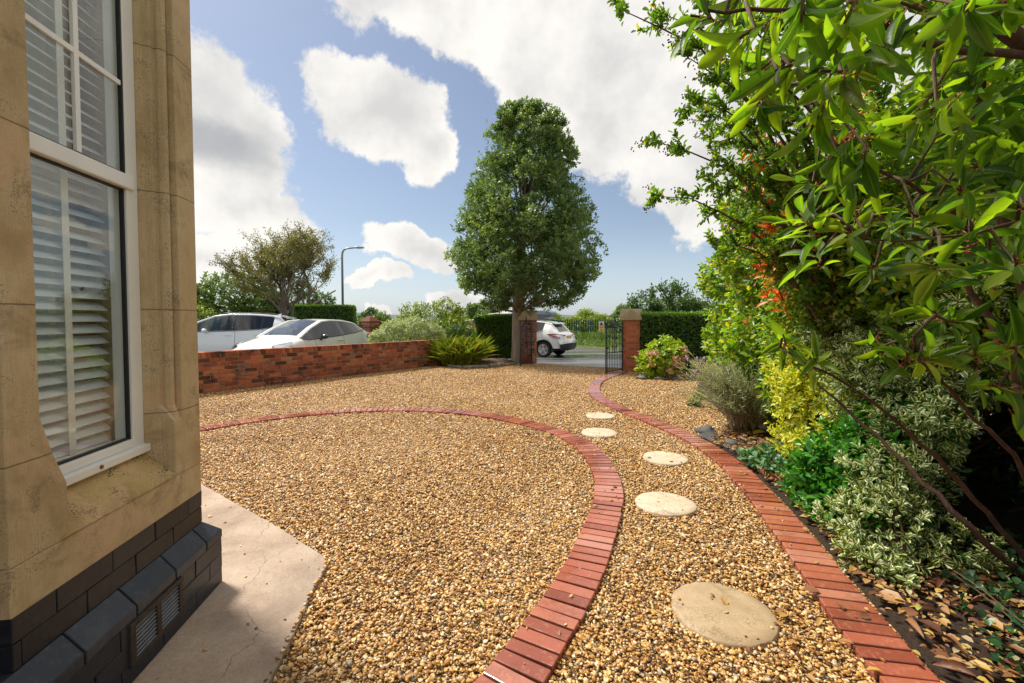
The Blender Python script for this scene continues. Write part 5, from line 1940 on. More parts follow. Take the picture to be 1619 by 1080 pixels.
def open_tree(name, label, base, lean, H, spread, m, barkm, leaf_n, L, Wd, stems=4, seed=3, r0=0.13, lvl=4, flat=0.5, group=None, leaf_per=3, crown=None):
    t = thing(name, label, 'tree', base, group=group)
    R_ = np.random.default_rng(seed)
    mb = MB()
    tips = []

    def grow(p, d, l, r, lv):
        pts = [p]
        dd = d.copy()
        n = 5
        for i in range(n):
            dd = nrm(dd + R_.normal(size=3) * 0.13 + np.array([0, 0, 0.03]))
            pts.append(pts[-1] + dd * l / n)
        if crown is not None and lv <= 2 and (((pts[-1] - np.array(crown[0])) / np.array(crown[1])) ** 2).sum() > 1.1:
            return
        mb.tube(pts, list(np.linspace(r, r * 0.62, n + 1)), 6 if lv > 2 else 4, cap=False)
        if lv <= 2:
            for q in pts[1:]:
                tips.append((q, dd))
        if lv == 0:
            return
        nb = 3 if lv > 1 else 4
        for i in range(nb):
            f = pts[-1] if i < 2 else pts[R_.integers(2, n)]
            ax = nrm(R_.normal(size=3))
            nd = nrm(dd + ax * R_.uniform(0.45, 0.8))
            nd[2] = nd[2] * (1 - flat * 0.3) + 0.06
            grow(f, nrm(nd), l * R_.uniform(0.62, 0.82), r * 0.58, lv - 1)
    for i in range(stems):
        an = 6.283 * i / stems + R_.uniform(-.4, .4)
        d = nrm(np.array([math.cos(an) * spread + lean[0], math.sin(an) * spread + lean[1], 1.0]))
        grow(np.array([0.1 * math.cos(an), 0.1 * math.sin(an), -0.1]), d, H * 0.34, r0, lvl)
    mb.build('trunk', M[barkm], t)
    T = np.array([a for a, b in tips]); D = np.array([b for a, b in tips])
    if crown is not None:
        c_, r_ = np.array(crown[0]), np.array(crown[1])
        k_ = (((T - c_) / r_) ** 2).sum(1) < 1
        T, D = T[k_], D[k_]
    idx = R_.integers(0, len(T), leaf_n)
    p, a, nn = rosettes(T[idx] + R_.normal(size=(leaf_n, 3)) * 0.10, nrm(D[idx] + R_.normal(size=(leaf_n, 3)) * 0.5), leaf_per, 0.12)
    s = R_.uniform(0.7, 1.3, len(p))
    leaves('crown', M[m], p, a, nn, L * s, Wd * s, T_LO, t)
    ext = T.max(0), T.min(0)
    print(name, len(p), ext)
    return t


open_tree('autumn_tree', 'spreading half bare brown leaved tree behind the parked cars', (-12.9, 26.0, -0.3), (-0.05, 0), 7.8, 0.46, 'brownleaf', 'bark_grey', 12500, 0.10, 0.05, stems=6, seed=8, r0=0.11, crown=((-0.9, 0, 5.3), (3.8, 3.7, 2.6)))
open_tree('young_oak', 'loose green young tree rising behind the right clipped hedge', (6.9, 19.5, -0.3), (0, 0), 3.4, 0.55, 'oakleaf', 'bark_grey', 5200, 0.13, 0.07, stems=4, seed=5, r0=0.07)
open_tree('thin_shrub', 'thin pale half bare shrub beside the loose green young tree', (8.3, 20.5, -0.3), (0.1, 0), 2.9, 0.5, 'brownleaf', 'bark_grey', 900, 0.09, 0.045, stems=5, seed=9, r0=0.035)


def far_tree(label, x, y, top, w, m='greentree', n=1500, L=0.16, z0=-0.5, trunk=0.12, depth=None):
    h = top - z0
    dp = depth or w * 0.9
    ells = [((x, y, z0 + h * 0.55), (w * 0.42, dp * 0.42, h * 0.42)), ((x - w * 0.2, y, z0 + h * 0.42), (w * 0.3, dp * 0.3, h * 0.33)), ((x + w * 0.2, y, z0 + h * 0.4), (w * 0.3, dp * 0.3, h * 0.32))]
    return shrub('far_tree', label, 'tree', (x, y, z0), ells, n, 6, L, L * 0.55, M[m], T_LO, 0.2, 9, 0.4, 'bark_grey', 8, 'trees in the distance', part='crown', rad=(trunk, 0.02))[0]


far_tree('dense fresh green tree tallest behind the silver SUV', -19.2, 31.0, 5.0, 6.5, 'greentree', 3600, 0.20)
far_tree('bright yellow green low tree left of the silver SUV roof', -20.5, 27.5, 2.6, 4.5, 'yellowbush', 1800, 0.15)
far_tree('mid green tree between the SUV and the brown leaved tree', -15.6, 32.5, 3.7, 5.0, 'oakleaf', 2400, 0.18)
far_tree('small round green tree right of the street lamp', -13.4, 42.0, 2.2, 3.2, 'oakleaf', 1000, 0.2)
far_tree('small far green tree above the old brick pier', -9.7, 33.0, 1.95, 2.0, 'greentree', 800, 0.15)
far_tree('dark rounded tree left of the evergreen trunk, above the pinkish wall', -2.6, 42.0, 3.0, 4.0, 'holly', 1600, 0.2)
far_tree('olive green tree far behind the yellow green bush', -5.3, 46.0, 2.6, 4.0, 'oakleaf', 1200, 0.2)
far_tree('olive tree behind the roof box of the crossover', 2.0, 33.0, 2.0, 3.6, 'oakleaf', 1600, 0.16)
far_tree('bright green bushy tree behind the green fence, nearest the sign', 5.4, 30.2, 1.85, 3.6, 'yellowbush', 2200, 0.13)
far_tree('bright green bushy tree behind the green fence, nearest the crossover', 3.2, 31.5, 1.6, 3.2, 'yellowbush', 1800, 0.13)
far_tree('dull green low tree behind the iron gate leaf', 8.0, 33.0, 1.5, 5.0, 'oakleaf', 1800, 0.16)
far_tree('dark distant tree standing on the skyline above the gate leaf', 19.0, 75.0, 3.4, 5.0, 'holly', 700, 0.35)
far_tree('dark green tree mass between the lamp post and brown tree', -16.8, 40.0, 2.0, 7.0, 'holly', 1800, 0.2)

# ------------------------------------------------------------------ hedges and small plants of the middle ground
def hedge(name, label, pts, w, z0, z1, n, taper=0.0, L=0.045, core=True):
    """clipped hedge along a straight line pts[0]-pts[1]"""
    a, b = np.array(pts[0]), np.array(pts[1])
    d = b - a
    Ln = np.linalg.norm(d)
    d = d / Ln
    t = thing(name, label, 'hedge', (a[0], a[1], z0), math.atan2(d[1], d[0]))
    h = z1 - z0
    mb = MB()
    i = 0.05
    mb.loft([[(i + taper, -w / 2 + i + taper * .5, 0), (Ln - i, -w / 2 + i + taper * .5, 0), (Ln - i, w / 2 - i, 0), (i + taper, w / 2 - i, 0)], [(i, -w / 2 + i, h - i), (Ln - i, -w / 2 + i, h - i), (Ln - i, w / 2 - i, h - i), (i, w / 2 - i, h - i)]], 0, False)
    mb.build('dark_core', M['hedge_core'], t)  # solid dark core added so no light leaks through the leaves
    # points over front, back, ends and top
    A = [('f', Ln * h), ('k', Ln * h * 0.3), ('l', w * h), ('r', w * h), ('t', Ln * w)]
    tot = sum(x[1] for x in A)
    P, D = [], []
    for nm, ar in A:
        m = int(n * ar / tot)
        u, v = rng.random(m), rng.random(m)
        off = rng.normal(0, 0.018, m)
        if nm == 'f':
            q = np.stack([u * Ln, -w / 2 + off, v * h], 1); o = np.tile([0, -1, 0.25], (m, 1))
        elif nm == 'k':
            q = np.stack([u * Ln, w / 2 + off, v * h], 1); o = np.tile([0, 1, 0.25], (m, 1))
        elif nm == 'l':
            q = np.stack([off, (u - .5) * w, v * h], 1); o = np.tile([-1, 0, 0.25], (m, 1))
        elif nm == 'r':
            q = np.stack([Ln + off, (u - .5) * w, v * h], 1); o = np.tile([1, 0, 0.25], (m, 1))
        else:
            continue
        fr = (1 - q[:, 2] / h) * taper
        if nm in 'fl':
            q[:, 0] += fr * np.clip(1 - q[:, 0] / Ln, 0, 1)
            q[:, 1] += fr * 0.5
        P.append(q); D.append(o)
    P = np.concatenate(P); D = np.concatenate(D) + rng.normal(size=(len(P), 3)) * 0.5
    p, aa, nn = rosettes(P, nrm(D), 5, 0.04)
    s = rng.uniform(0.7, 1.3, len(p))
    leaves('side_foliage', M['hedge'], p, aa, nn, L * s, L * 0.5 * s, T_LO, t)
    m = int(n * Ln * w / tot * 1.3)
    q = np.stack([rng.random(m) * Ln, (rng.random(m) - .5) * w, h + rng.normal(0, 0.02, m)], 1)
    D = np.tile([0, 0, 1.0], (m, 1)) + rng.normal(size=(m, 3)) * 0.45
    p, aa, nn = rosettes(q, nrm(D), 5, 0.05)
    s = rng.uniform(0.7, 1.3, len(p))
    leaves('top_foliage', M['hedge_top'], p, aa, nn, L * s, L * 0.5 * s, T_LO, t)
    return t


hedge('clipped_hedge', 'clipped dark green hedge with bright top, right of the brick gate pillar', [(3.27, 11.25), (6.6, 10.4)], 0.8, 0, 1.43, 9000)
hedge('clipped_hedge', 'clipped dark green hedge narrowing downward, left of the evergreen trunk', [(-1.12, 14.35), (0.16, 13.95)], 0.7, 0.08, 1.40, 6500, taper=0.28)
hedge('clipped_hedge', 'low rusty green hedge behind the roofs of the parked cars', [(-11.4, 23.5), (-8.6, 24.2)], 1.2, -0.3, 2.0, 5000, L=0.08)

shrub('yellow_bush', 'rounded yellow green bush behind the pale variegated shrub', 'bush', (-2.9, 15.6, -0.1), [((-3.0, 15.6, 0.9), (1.15, 0.8, 1.0)), ((-2.0, 15.3, 0.7), (0.8, 0.7, 0.75)), ((-4.0, 15.7, 0.7), (0.7, 0.6, 0.6)), ((-1.7, 15.2, 0.5), (0.6, 0.5, 0.5))], 2600, 6, 0.085, 0.045, M['yellowbush'], T_LO, 0.1, 8)
shrub('dark_bush', 'dark green bush between the yellow green bush and strappy clump', 'bush', (-1.75, 14.4, 0.0), [((-1.75, 14.4, 0.6), (0.6, 0.45, 0.55))], 700, 6, 0.08, 0.045, M['oakleaf'], T_LO, 0.08, 6)
shrub('variegated_shrub', 'cream and green variegated shrub spilling over the far brick wall', 'shrub', (-3.05, 12.95, -0.1), [((-3.05, 12.85, 0.85), (0.85, 0.55, 0.45)), ((-2.5, 13.1, 0.8), (0.55, 0.45, 0.40)), ((-3.6, 12.5, 0.72), (0.45, 0.4, 0.36))], 2200, 6, 0.055, 0.030, M['pale_var'], T_LO, 0.07, 8)
# strappy clump
t = thing('strap_leaf_clump', 'clump of arching yellow green strap leaves at the end of the wall', 'plant', (-1.42, 12.15, 0.05))
n = 1300
an = rng.random(n) * 6.283
rr = rng.random(n) ** 0.6
P = np.stack([0.50 * rr * np.cos(an), 0.26 * rr * np.sin(an), np.zeros(n)], 1)
A = np.stack([np.cos(an) * 0.16, np.sin(an) * 0.16, np.ones(n)], 1) + rng.normal(size=(n, 3)) * 0.20
an = an + rng.normal(0, 1.6, n)
Nn = np.stack([np.cos(an) * -1, np.sin(an) * -1, np.full(n, 0.4)], 1)
leaves('strap_leaf', M['strap'], P, nrm(A), nrm(Nn), rng.uniform(0.35, 0.84, n), rng.uniform(0.010, 0.022, n), T_STRAP, t)
# colourful flowers by the low wall
t = thing('flowering_plant', 'small plant with orange red flowers behind the strappy clump', 'plant', (-1.28, 15.0, 0.0))
P = np.array([0, 0, 0.7]) + unit(60) * np.array([0.22, 0.15, 0.28]) * rng.random((60, 1))
leaves('foliage', M['yellowbush'], *rosettes(P, unit(60) + np.array([0, 0, .5]), 5, 0.05), 0.12, 0.05, T_LO, t)
mb = MB()
for k in range(7):
    mb.blob((random.uniform(-.15, .1), random.uniform(-.15, -.05), random.uniform(0.65, 0.98)), (0.035, 0.035, 0.05), sub=1)
mb.build('flower', M['flower_red'], t)
mb = MB()
for k in range(5):
    mb.tube([(0, 0, -0.1), (random.uniform(-.15, .15), random.uniform(-.1, .1), 0.8)], 0.008, 4)
mb.build('stem', M['bark_brown'], t)

# edging logs and stones of the left bed
logs = [((-1.72, 11.92), (-1.30, 11.60), 0.05, 'lichened log edging the left bed, nearest the brick wall'), ((-1.28, 11.60), (-0.62, 11.74), 0.055, 'long lichened log curving along the middle of the left bed edge'), ((-0.60, 11.78), (-0.22, 12.12), 0.07, 'stout log stump standing proud in the left bed edge'), ((-0.18, 12.15), (0.12, 12.62), 0.045, 'thin log edging the left bed close to the gate leaf')]
for a, b, r, lab in logs:
    mb = MB()
    L = math.dist(a, b)
    n = 7
    pts = [(a[0] + (b[0] - a[0]) * i / n - a[0], a[1] + (b[1] - a[1]) * i / n - a[1], r * 0.7 + random.uniform(-.006, .008)) for i in range(n + 1)]
    mb.tube(pts, [r * random.uniform(0.85, 1.12) for _ in pts], 10)
    o = mb.build('edging_log', M['log'])
    o.location = (a[0], a[1], 0.0)
    tag(o, lab, 'log', 'logs edging the left bed')


def rocks(items, cat, m, group):
    for (x, y, sx, sy, sz, lab) in items:
        mb = MB()
        mb.blob((0, 0, sz * 0.30), (sx * 1.05, sy * 1.05, sz * 0.8), sub=3, noise=0.22, rot=Matrix.Rotation(random.uniform(0, 6), 3, 'Z') @ Matrix.Rotation(random.uniform(-.2, .2), 3, 'X'))
        o = mb.build('rock', M[m])
        o.location = (x, y, 0)
        tag(o, lab, cat, group)


rocks([(2.86, 9.62, 0.17, 0.12, 0.085, 'flat grey rock under the hydrangea, nearest the brick pillar'),
       (3.20, 9.45, 0.13, 0.10, 0.06, 'small grey rock at the front of the hydrangea, second from the pillar'),
       (3.52, 9.40, 0.14, 0.10, 0.075, 'rounded grey rock in the middle of the row below the hydrangea'),
       (3.86, 9.35, 0.17, 0.10, 0.08, 'long grey rock below the hydrangea, nearest the lavender')], 'rock', 'rock', 'rocks round the hydrangea')
rocks([(2.20, 4.98, 0.10, 0.09, 0.07, 'blue grey slate at the lavender foot, top of the little pile'),
       (2.16, 4.72, 0.12, 0.09, 0.06, 'flat blue grey slate in the middle of the lavender pile'),
       (2.22, 4.45, 0.11, 0.08, 0.07, 'brownish slate lump beside the lavender, nearest the brick edging')], 'rock', 'slate', 'slates beside the lavender')

# hydrangea
hy, HP, HD = shrub('hydrangea', 'lime leaved hydrangea with faded pink heads before the clipped hedge', 'shrub', (3.35, 9.8, 0.0), [((3.35, 9.8, 0.45), (0.48, 0.4, 0.38)), ((3.15, 9.7, 0.3), (0.33, 0.3, 0.28)), ((3.4, 9.85, 0.7), (0.26, 0.22, 0.22))], 240, 5, 0.115, 0.07, M['hydr_leaf'], T_MID, 0.07, 3, nl=16)
for k in range(15):
    an = random.uniform(2.6, 6.6)
    c = np.array([0.48 * math.cos(an) * random.uniform(0.6, 1.05) - 0.06, -0.25 + 0.2 * math.sin(an), random.uniform(0.1, 0.75)])
    if k > 9:
        c[0] = -0.3 + random.uniform(-.12, .1); c[2] = random.uniform(0.15, 0.7)
    P = c + unit(70) * np.array([0.075, 0.075, 0.06])
    leaves('flower_head', M['hydr_flower'], P, unit(70), nrm(P - c), 0.036, 0.034, T_LO, hy)

# lavender
t = thing('lavender', 'dry leggy lavender bush with pale purple flowers leaning over the gravel', 'shrub', (2.66, 4.95, 0.0))
mb, P, D, fl = MB(), [], [], MB()
for k in range(330):
    an = random.uniform(0, 6.283)
    ti = np.array([random.gauss(-0.24, 0.25), random.gauss(0.04, 0.22), random.uniform(0.40, 0.86)])
    if k % 11 == 0:
        ti = np.array([random.uniform(-0.62, -0.25), random.uniform(-0.1, 0.45), random.uniform(0.62, 0.95)])
    b0 = np.array([random.gauss(0, 0.06), random.gauss(0, 0.06), 0.0])
    mid = b0 * 0.5 + ti * np.array([0.38, 0.38, 0.55]) + np.array([0.03, 0, 0])
    pts = [b0, (b0 + mid) / 2 + rng.normal(size=3) * .012, mid, (mid + ti) / 2 + rng.normal(size=3) * .015, ti]
    mb.tube(pts, [0.0045, 0.0038, 0.003, 0.0022, 0.0014], 3)
    for s_ in np.linspace(0.35, 0.9, 4):
        q = mid + (ti - mid) * s_
        P.append(q); D.append(ti - mid)
    if k % 22 == 0:
        fl.blob(ti, (0.012, 0.012, 0.028), sub=1, noise=0.1)
P, D = np.array(P), np.array(D)
mb.build('stem', M['lav_stem'], t)
p, a, nn = rosettes(P, nrm(D), 5, 0.05, spread=0.8, lift=0.5)
leaves('foliage', M['lav_leaf'], p, a, nn, 0.055, 0.007, T_LO, t)
fl.build('flower', M['purple'], t)

# blue-green clump by the edging
shrub('columbine', 'low blue green leafy clump overhanging the brick border edging', 'plant', (2.22, 3.72, 0.02), [((2.22, 3.74, 0.10), (0.22, 0.18, 0.10)), ((2.35, 3.55, 0.08), (0.15, 0.15, 0.08))], 150, 5, 0.05, 0.042, M['aqu'], T_OB, 0.05, 4, 0.9, nl=12, zmin=0.0, rad=(0.004, 0.002))
for (x, y, lab) in ((3.05, 7.15, 'tiny green seedling in the gravel below the hydrangea rocks'), (2.72, 6.55, 'tiny green weed in the gravel nearer the lavender')):
    shrub('seedling', lab, 'plant', (x, y, 0.0), [((x, y, 0.05), (0.09, 0.08, 0.05))], 22, 5, 0.06, 0.03, M['greentree'], T_MID, 0.03, 1, 0.8, nl=4, zmin=0.0, rad=(0.004, 0.002))

# weeds along the verge
mbP, mbD = [], []
n = 5200
a_ = rng.uniform(-12, 14, n)
b_ = rng.uniform(12.55, 15.0, n)
hh = np.clip((b_ - 12.5) * 0.42, 0.03, 0.75) * rng.uniform(0.4, 1.0, n) * (0.7 + 0.3 * np.sin(a_ * 1.9) * np.sin(a_ * 0.7 + 1))
P = np.stack([B0[0] + e_st[0] * a_ + n_st[0] * b_, B0[1] + e_st[1] * a_ + n_st[1] * b_, -0.26 + (b_ - 12.5) * 0.12 + hh], 1)
p, a, nn = rosettes(P, nrm(np.array([0, 0, 1.0]) + rng.normal(size=(n, 3)) * 0.5), 5, 0.14, spread=0.7, lift=0.6)
tag(leaves('verge_weeds', M['weeds'], p, a, nn, rng.uniform(0.08, 0.2, len(p)), rng.uniform(0.02, 0.05, len(p)), T_LO), 'tall grass and weeds growing along the far verge', None, None, 'stuff')


# ------------------------------------------------------------------ the shrub border on the right
# mass of mixed green hedge along the border
shrub('photinia_hedge', 'tall leafy bright green hedge with orange red tips behind the lavender', 'hedge', (3.6, 6.2, 0.0),
      [((4.02, 7.1, 1.0), (0.75, 1.2, 1.2)), ((3.85, 6.6, 1.9), (0.75, 1.1, 1.0)), ((3.40, 5.3, 1.1), (0.75, 0.95, 1.1)), ((3.35, 5.2, 2.1), (0.75, 0.9, 0.85)), ((3.2, 4.2, 1.1), (0.65, 0.8, 0.9)), ((3.25, 4.2, 1.9), (0.65, 0.8, 0.8)), ((4.65, 8.4, 0.9), (0.7, 0.9, 0.95))],
      7000, 6, 0.085, 0.045, M['shrub'], T_MID, 0.09, 9, 0.35, 'bark_brown', 40, rad=(0.03, 0.004), lo=0.6, keep=lambda p: p[:, 0] < 4.6)


def add_leaf_tips(parent_name, mname, spots, k, L, Wd, spread=0.9, tm=T_HI, part='young_shoot', lift=0.4, droop=0.0):
    """extra shoots on an existing plant, each its own part"""
    par = bpy.data.objects[parent_name]
    b = np.array(par.location)
    C, D = [], []
    for (x, y, z), d in spots:
        C.append(np.array((x, y, z)) - b); D.append(d)
    p, a, nn = rosettes(np.array(C), nrm(np.array(D, float)), k, 0.05, spread=spread, lift=lift, droop=droop)
    s = rng.uniform(0.75, 1.2, len(p))
    return leaves(part, M[mname], p, a, nn, L * s, Wd * s, tm, par)


red = []
for (x, y, z) in ((2.70, 5.0, 2.75), (2.62, 4.55, 2.95), (2.66, 5.0, 2.30), (2.74, 5.1, 2.1), (2.68, 4.9, 1.95), (2.66, 5.05, 1.80), (2.72, 5.0, 1.30), (2.75, 4.9, 1.22), (2.66, 4.7, 2.6), (2.45, 3.2, 2.72), (2.8, 5.4, 2.5), (2.60, 4.6, 2.45), (2.75, 5.6, 2.0), (2.9, 6.0, 2.75)):
    for _ in range(2):
        red.append(((x + random.gauss(0, .06), y + random.gauss(0, .08), z + random.gauss(0, .06)), (-0.6, -0.3, 0.6)))
add_leaf_tips('photinia_hedge', 'red_leaf', red, 6, 0.10, 0.038)
# the long leading shoots that carry the orange young leaves out over the border
hb_ = np.array((3.6, 6.2, 0.0))
for q in (((3.0, 4.3, 0.9), (2.3, 3.7, 1.5), (1.92, 3.35, 2.0), (1.84, 3.28, 2.46)), ((3.0, 4.3, 0.9), (2.4, 3.8, 1.3), (2.0, 3.4, 1.65), (1.86, 3.3, 1.98)), ((3.1, 4.2, 1.4), (2.6, 3.6, 2.1), (2.3, 3.1, 2.6), (2.18, 2.9, 2.85)), ((3.1, 4.3, 1.2), (2.5, 3.9, 1.9), (2.1, 3.5, 2.5), (1.98, 3.4, 2.75))):
    c_, _l = spline(q, 14)
    mb = MB()
    mb.tube(c_ - hb_, list(np.linspace(0.011, 0.003, 14)), 6)
    mb.build('shoot_stem', M['bark_brown'], bpy.data.objects['photinia_hedge'])
    lead = [(tuple(c_[f] + rng.normal(size=3) * 0.045), (-0.5, -0.4, 0.6)) for f in (8, 9, 10, 11, 12, 13) for _ in range(3)]
    add_leaf_tips('photinia_hedge', 'red_leaf', lead, 5, 0.088, 0.034)

shrub('mixed_shrub', 'bright yellow green leafy shrub filling the border above the golden one', 'shrub', (3.0, 3.9, 0.0),
      [((2.95, 4.15, 0.95), (0.50, 0.55, 0.75)), ((2.80, 3.95, 1.60), (0.48, 0.5, 0.5)), ((2.66, 3.3, 1.55), (0.40, 0.42, 0.42)), ((2.62, 2.95, 1.95), (0.36, 0.36, 0.36)), ((2.75, 3.55, 1.15), (0.36, 0.36, 0.4)), ((2.52, 2.75, 1.45), (0.28, 0.28, 0.26))],
      2600, 6, 0.058, 0.029, M['shrub'], T_MID, 0.07, 9, 0.3, nl=26, rad=(0.016, 0.003), lo=0.6)

# golden, green and variegated low shrubs
shrub('golden_shrub', 'golden yellow variegated shrub spreading down to the brick border edging', 'shrub', (2.42, 3.5, 0.0), [((2.45, 3.55, 0.45), (0.30, 0.42, 0.45)), ((2.35, 3.25, 0.25), (0.22, 0.35, 0.25)), ((2.52, 3.75, 0.85), (0.28, 0.35, 0.30)), ((2.25, 3.05, 0.10), (0.17, 0.22, 0.12))], 1300, 6, 0.045, 0.020, M['gold'], T_MID, 0.06, 6, 0.5, nl=16, rad=(0.01, 0.002), lo=0.6)
shrub('green_euonymus', 'glossy plain green low shrub between the golden and variegated ones', 'shrub', (2.35, 2.85, 0.0), [((2.25, 2.80, 0.35), (0.34, 0.30, 0.35)), ((2.06, 2.68, 0.15), (0.20, 0.22, 0.17)), ((2.45, 2.75, 0.58), (0.3, 0.28, 0.27))], 700, 7, 0.062, 0.026, M['green_eu'], T_OB, 0.07, 5, 0.7, nl=16, rad=(0.01, 0.002), lo=0.6)
shrub('variegated_euonymus', 'cream edged variegated low shrub nearest the viewer, over the brick edging', 'shrub', (2.08, 2.3, 0.0), [((2.02, 2.32, 0.20), (0.26, 0.28, 0.20)), ((1.84, 2.22, 0.08), (0.14, 0.20, 0.10)), ((2.15, 2.5, 0.40), (0.25, 0.22, 0.2)), ((2.3, 2.2, 0.12), (0.16, 0.12, 0.14))], 430, 8, 0.042, 0.020, M['varieg'], T_OB, 0.05, 6, 0.6, nl=18, rad=(0.008, 0.002), lo=0.6)
shrub('tall_variegated_shrub', 'taller dull variegated shrub rising behind the glossy green one', 'shrub', (2.75, 2.95, 0.0), [((2.55, 3.0, 0.85), (0.40, 0.4, 0.38)), ((2.45, 2.7, 0.70), (0.28, 0.25, 0.28)), ((2.68, 3.3, 1.2), (0.42, 0.4, 0.32)), ((2.40, 2.55, 0.45), (0.18, 0.18, 0.22)), ((2.6, 2.6, 1.0), (0.25, 0.25, 0.25)), ((2.36, 2.45, 0.72), (0.18, 0.16, 0.2)), ((2.6, 2.45, 1.25), (0.32, 0.25, 0.3)), ((2.55, 2.9, 1.0), (0.4, 0.3, 0.3))], 1700, 7, 0.046, 0.023, M['varieg'], T_MID, 0.06, 6, 0.5, nl=20, rad=(0.012, 0.002), lo=0.6)

# tall small-leaved shrub with arching sprays and dry flower heads
def spray_shrub():
    base = np.array([2.75, 3.5, 0.0])
    t = thing('arching_shrub', 'tall small leaved shrub with arching sprays and brown dry flower heads', 'shrub', tuple(base))
    tips = [(0.64, 2.6, 3.04), (0.95, 2.75, 3.15), (0.89, 2.8, 2.40), (0.95, 2.9, 2.10), (1.02, 2.6, 2.78), (1.07, 2.4, 2.98), (1.14, 2.7, 2.60), (1.30, 2.9, 2.20), (1.45, 3.2, 1.85), (1.42, 2.6, 3.0), (1.62, 2.8, 2.55), (1.50, 3.0, 2.3), (1.3, 2.5, 3.3), (1.7, 2.6, 3.4), (1.85, 2.8, 2.2), (1.9, 3.2, 1.75), (2.0, 3.0, 2.8), (1.75, 3.4, 2.0), (2.2, 2.7, 3.2), (2.2, 3.4, 2.3), (1.55, 3.5, 2.7), (1.35, 3.3, 2.9), (1.2, 3.1, 2.75), (2.1, 3.9, 2.6), (1.9, 4.1, 3.0), (2.3, 4.0, 3.3), (1.65, 3.6, 3.3)]
    wood, P, D, heads = MB(), [], [], MB()
    for tp in tips:
        tp = np.array(tp) - base
        k0 = np.array([rng.normal(0, 0.06), rng.normal(0, 0.06), 0])
        c1 = np.array([tp[0] * 0.10, tp[1] * 0.15, tp[2] * 0.62])
        c2 = np.array([tp[0] * 0.55, tp[1] * 0.6, tp[2] * 1.02])
        pts = []
        for s_ in np.linspace(0, 1, 12):
            q = (1 - s_) ** 3 * k0 + 3 * (1 - s_) ** 2 * s_ * c1 + 3 * (1 - s_) * s_ * s_ * c2 + s_ ** 3 * tp
            pts.append(q + rng.normal(size=3) * 0.012)
        wood.tube(pts, list(np.linspace(0.022, 0.0025, 12)), 6)
        main = nrm(pts[-1] - pts[-4])
        for j in range(5, 12):
            for _ in range(4 if j < 11 else 3):
                d = nrm(main * 0.8 + rng.normal(size=3) * 0.55 + np.array([-0.12, -0.05, 0.0]))
                l = rng.uniform(0.12, 0.30) * (1.15 - j / 16)
                s0 = pts[j] + rng.normal(size=3) * 0.01
                tw = [s0, s0 + d * l * 0.5 + np.array([0, 0, 0.01]), s0 + d * l]
                wood.tube(tw, [0.004, 0.003, 0.0015], 4)
                for f in np.linspace(0.2, 1.0, 6):
                    P.append(s0 + d * l * f); D.append(d)
                if rng.random() < 0.35:
                    e = s0 + d * l
                    for _q in range(9):
                        w = e + d * rng.uniform(0, 0.06) + rng.normal(size=3) * 0.014
                        heads.blob(w, (0.005, 0.005, 0.006), sub=1, noise=0.1)
    P, D = np.array(P), np.array(D)
    wood.build('branch', M['bark_brown'], t)
    p, a, nn = rosettes(P, D, 4, 0.045, spread=0.9, lift=0.3)
    s = rng.uniform(0.7, 1.25, len(p))
    leaves('foliage', M['small_leaf'], p, a, nn, 0.043 * s, 0.022 * s, T_OB, t)
    heads.build('flower_head', M['seedhead'], t)
    print('spray leaves', len(p))


spray_shrub()
shrub('middle_shrub', 'dense yellow flecked small leaved shrub under the arching sprays', 'shrub', (2.95, 3.6, 0.0), [((2.75, 3.7, 1.35), (0.55, 0.7, 0.55)), ((2.7, 3.6, 2.0), (0.55, 0.6, 0.5)), ((2.95, 2.9, 1.75), (0.5, 0.55, 0.55)), ((2.9, 3.0, 2.5), (0.55, 0.6, 0.5)), ((3.1, 2.4, 1.3), (0.45, 0.5, 0.5)), ((2.75, 2.35, 1.65), (0.35, 0.35, 0.35)), ((3.2, 2.2, 0.8), (0.45, 0.4, 0.6)), ((2.85, 2.35, 1.15), (0.35, 0.3, 0.35))], 5200, 5, 0.046, 0.023, M['shrub'], T_OB, 0.06, 8, 0.3, nl=40, rad=(0.02, 0.003), lo=0.55)

# dark laurel screen added behind everything to block sky and deepen the border's shade
shrub('added_laurel_screen', 'added dark evergreen laurel screen blocking the sky behind all the border shrubs', 'hedge', (4.2, 2.6, 0.0), [((4.2, 0.8, 1.0), (0.9, 1.3, 1.3)), ((4.2, 2.6, 1.0), (0.9, 1.3, 1.3)), ((4.2, 4.4, 1.0), (0.9, 1.3, 1.3)), ((4.3, 1.0, 2.6), (0.9, 1.4, 1.4)), ((4.3, 3.2, 2.7), (0.9, 1.5, 1.5)), ((4.3, 5.0, 2.5), (0.8, 1.0, 1.2)), ((4.0, -0.6, 1.5), (0.9, 1.0, 1.7)), ((4.3, 2.0, 4.0), (0.9, 1.5, 0.9))], 5200, 6, 0.13, 0.055, M['dark_leaf'], T_MID, 0.12, 8, 0.2, nl=24, rad=(0.03, 0.006), lo=0.45, cut=0.45)


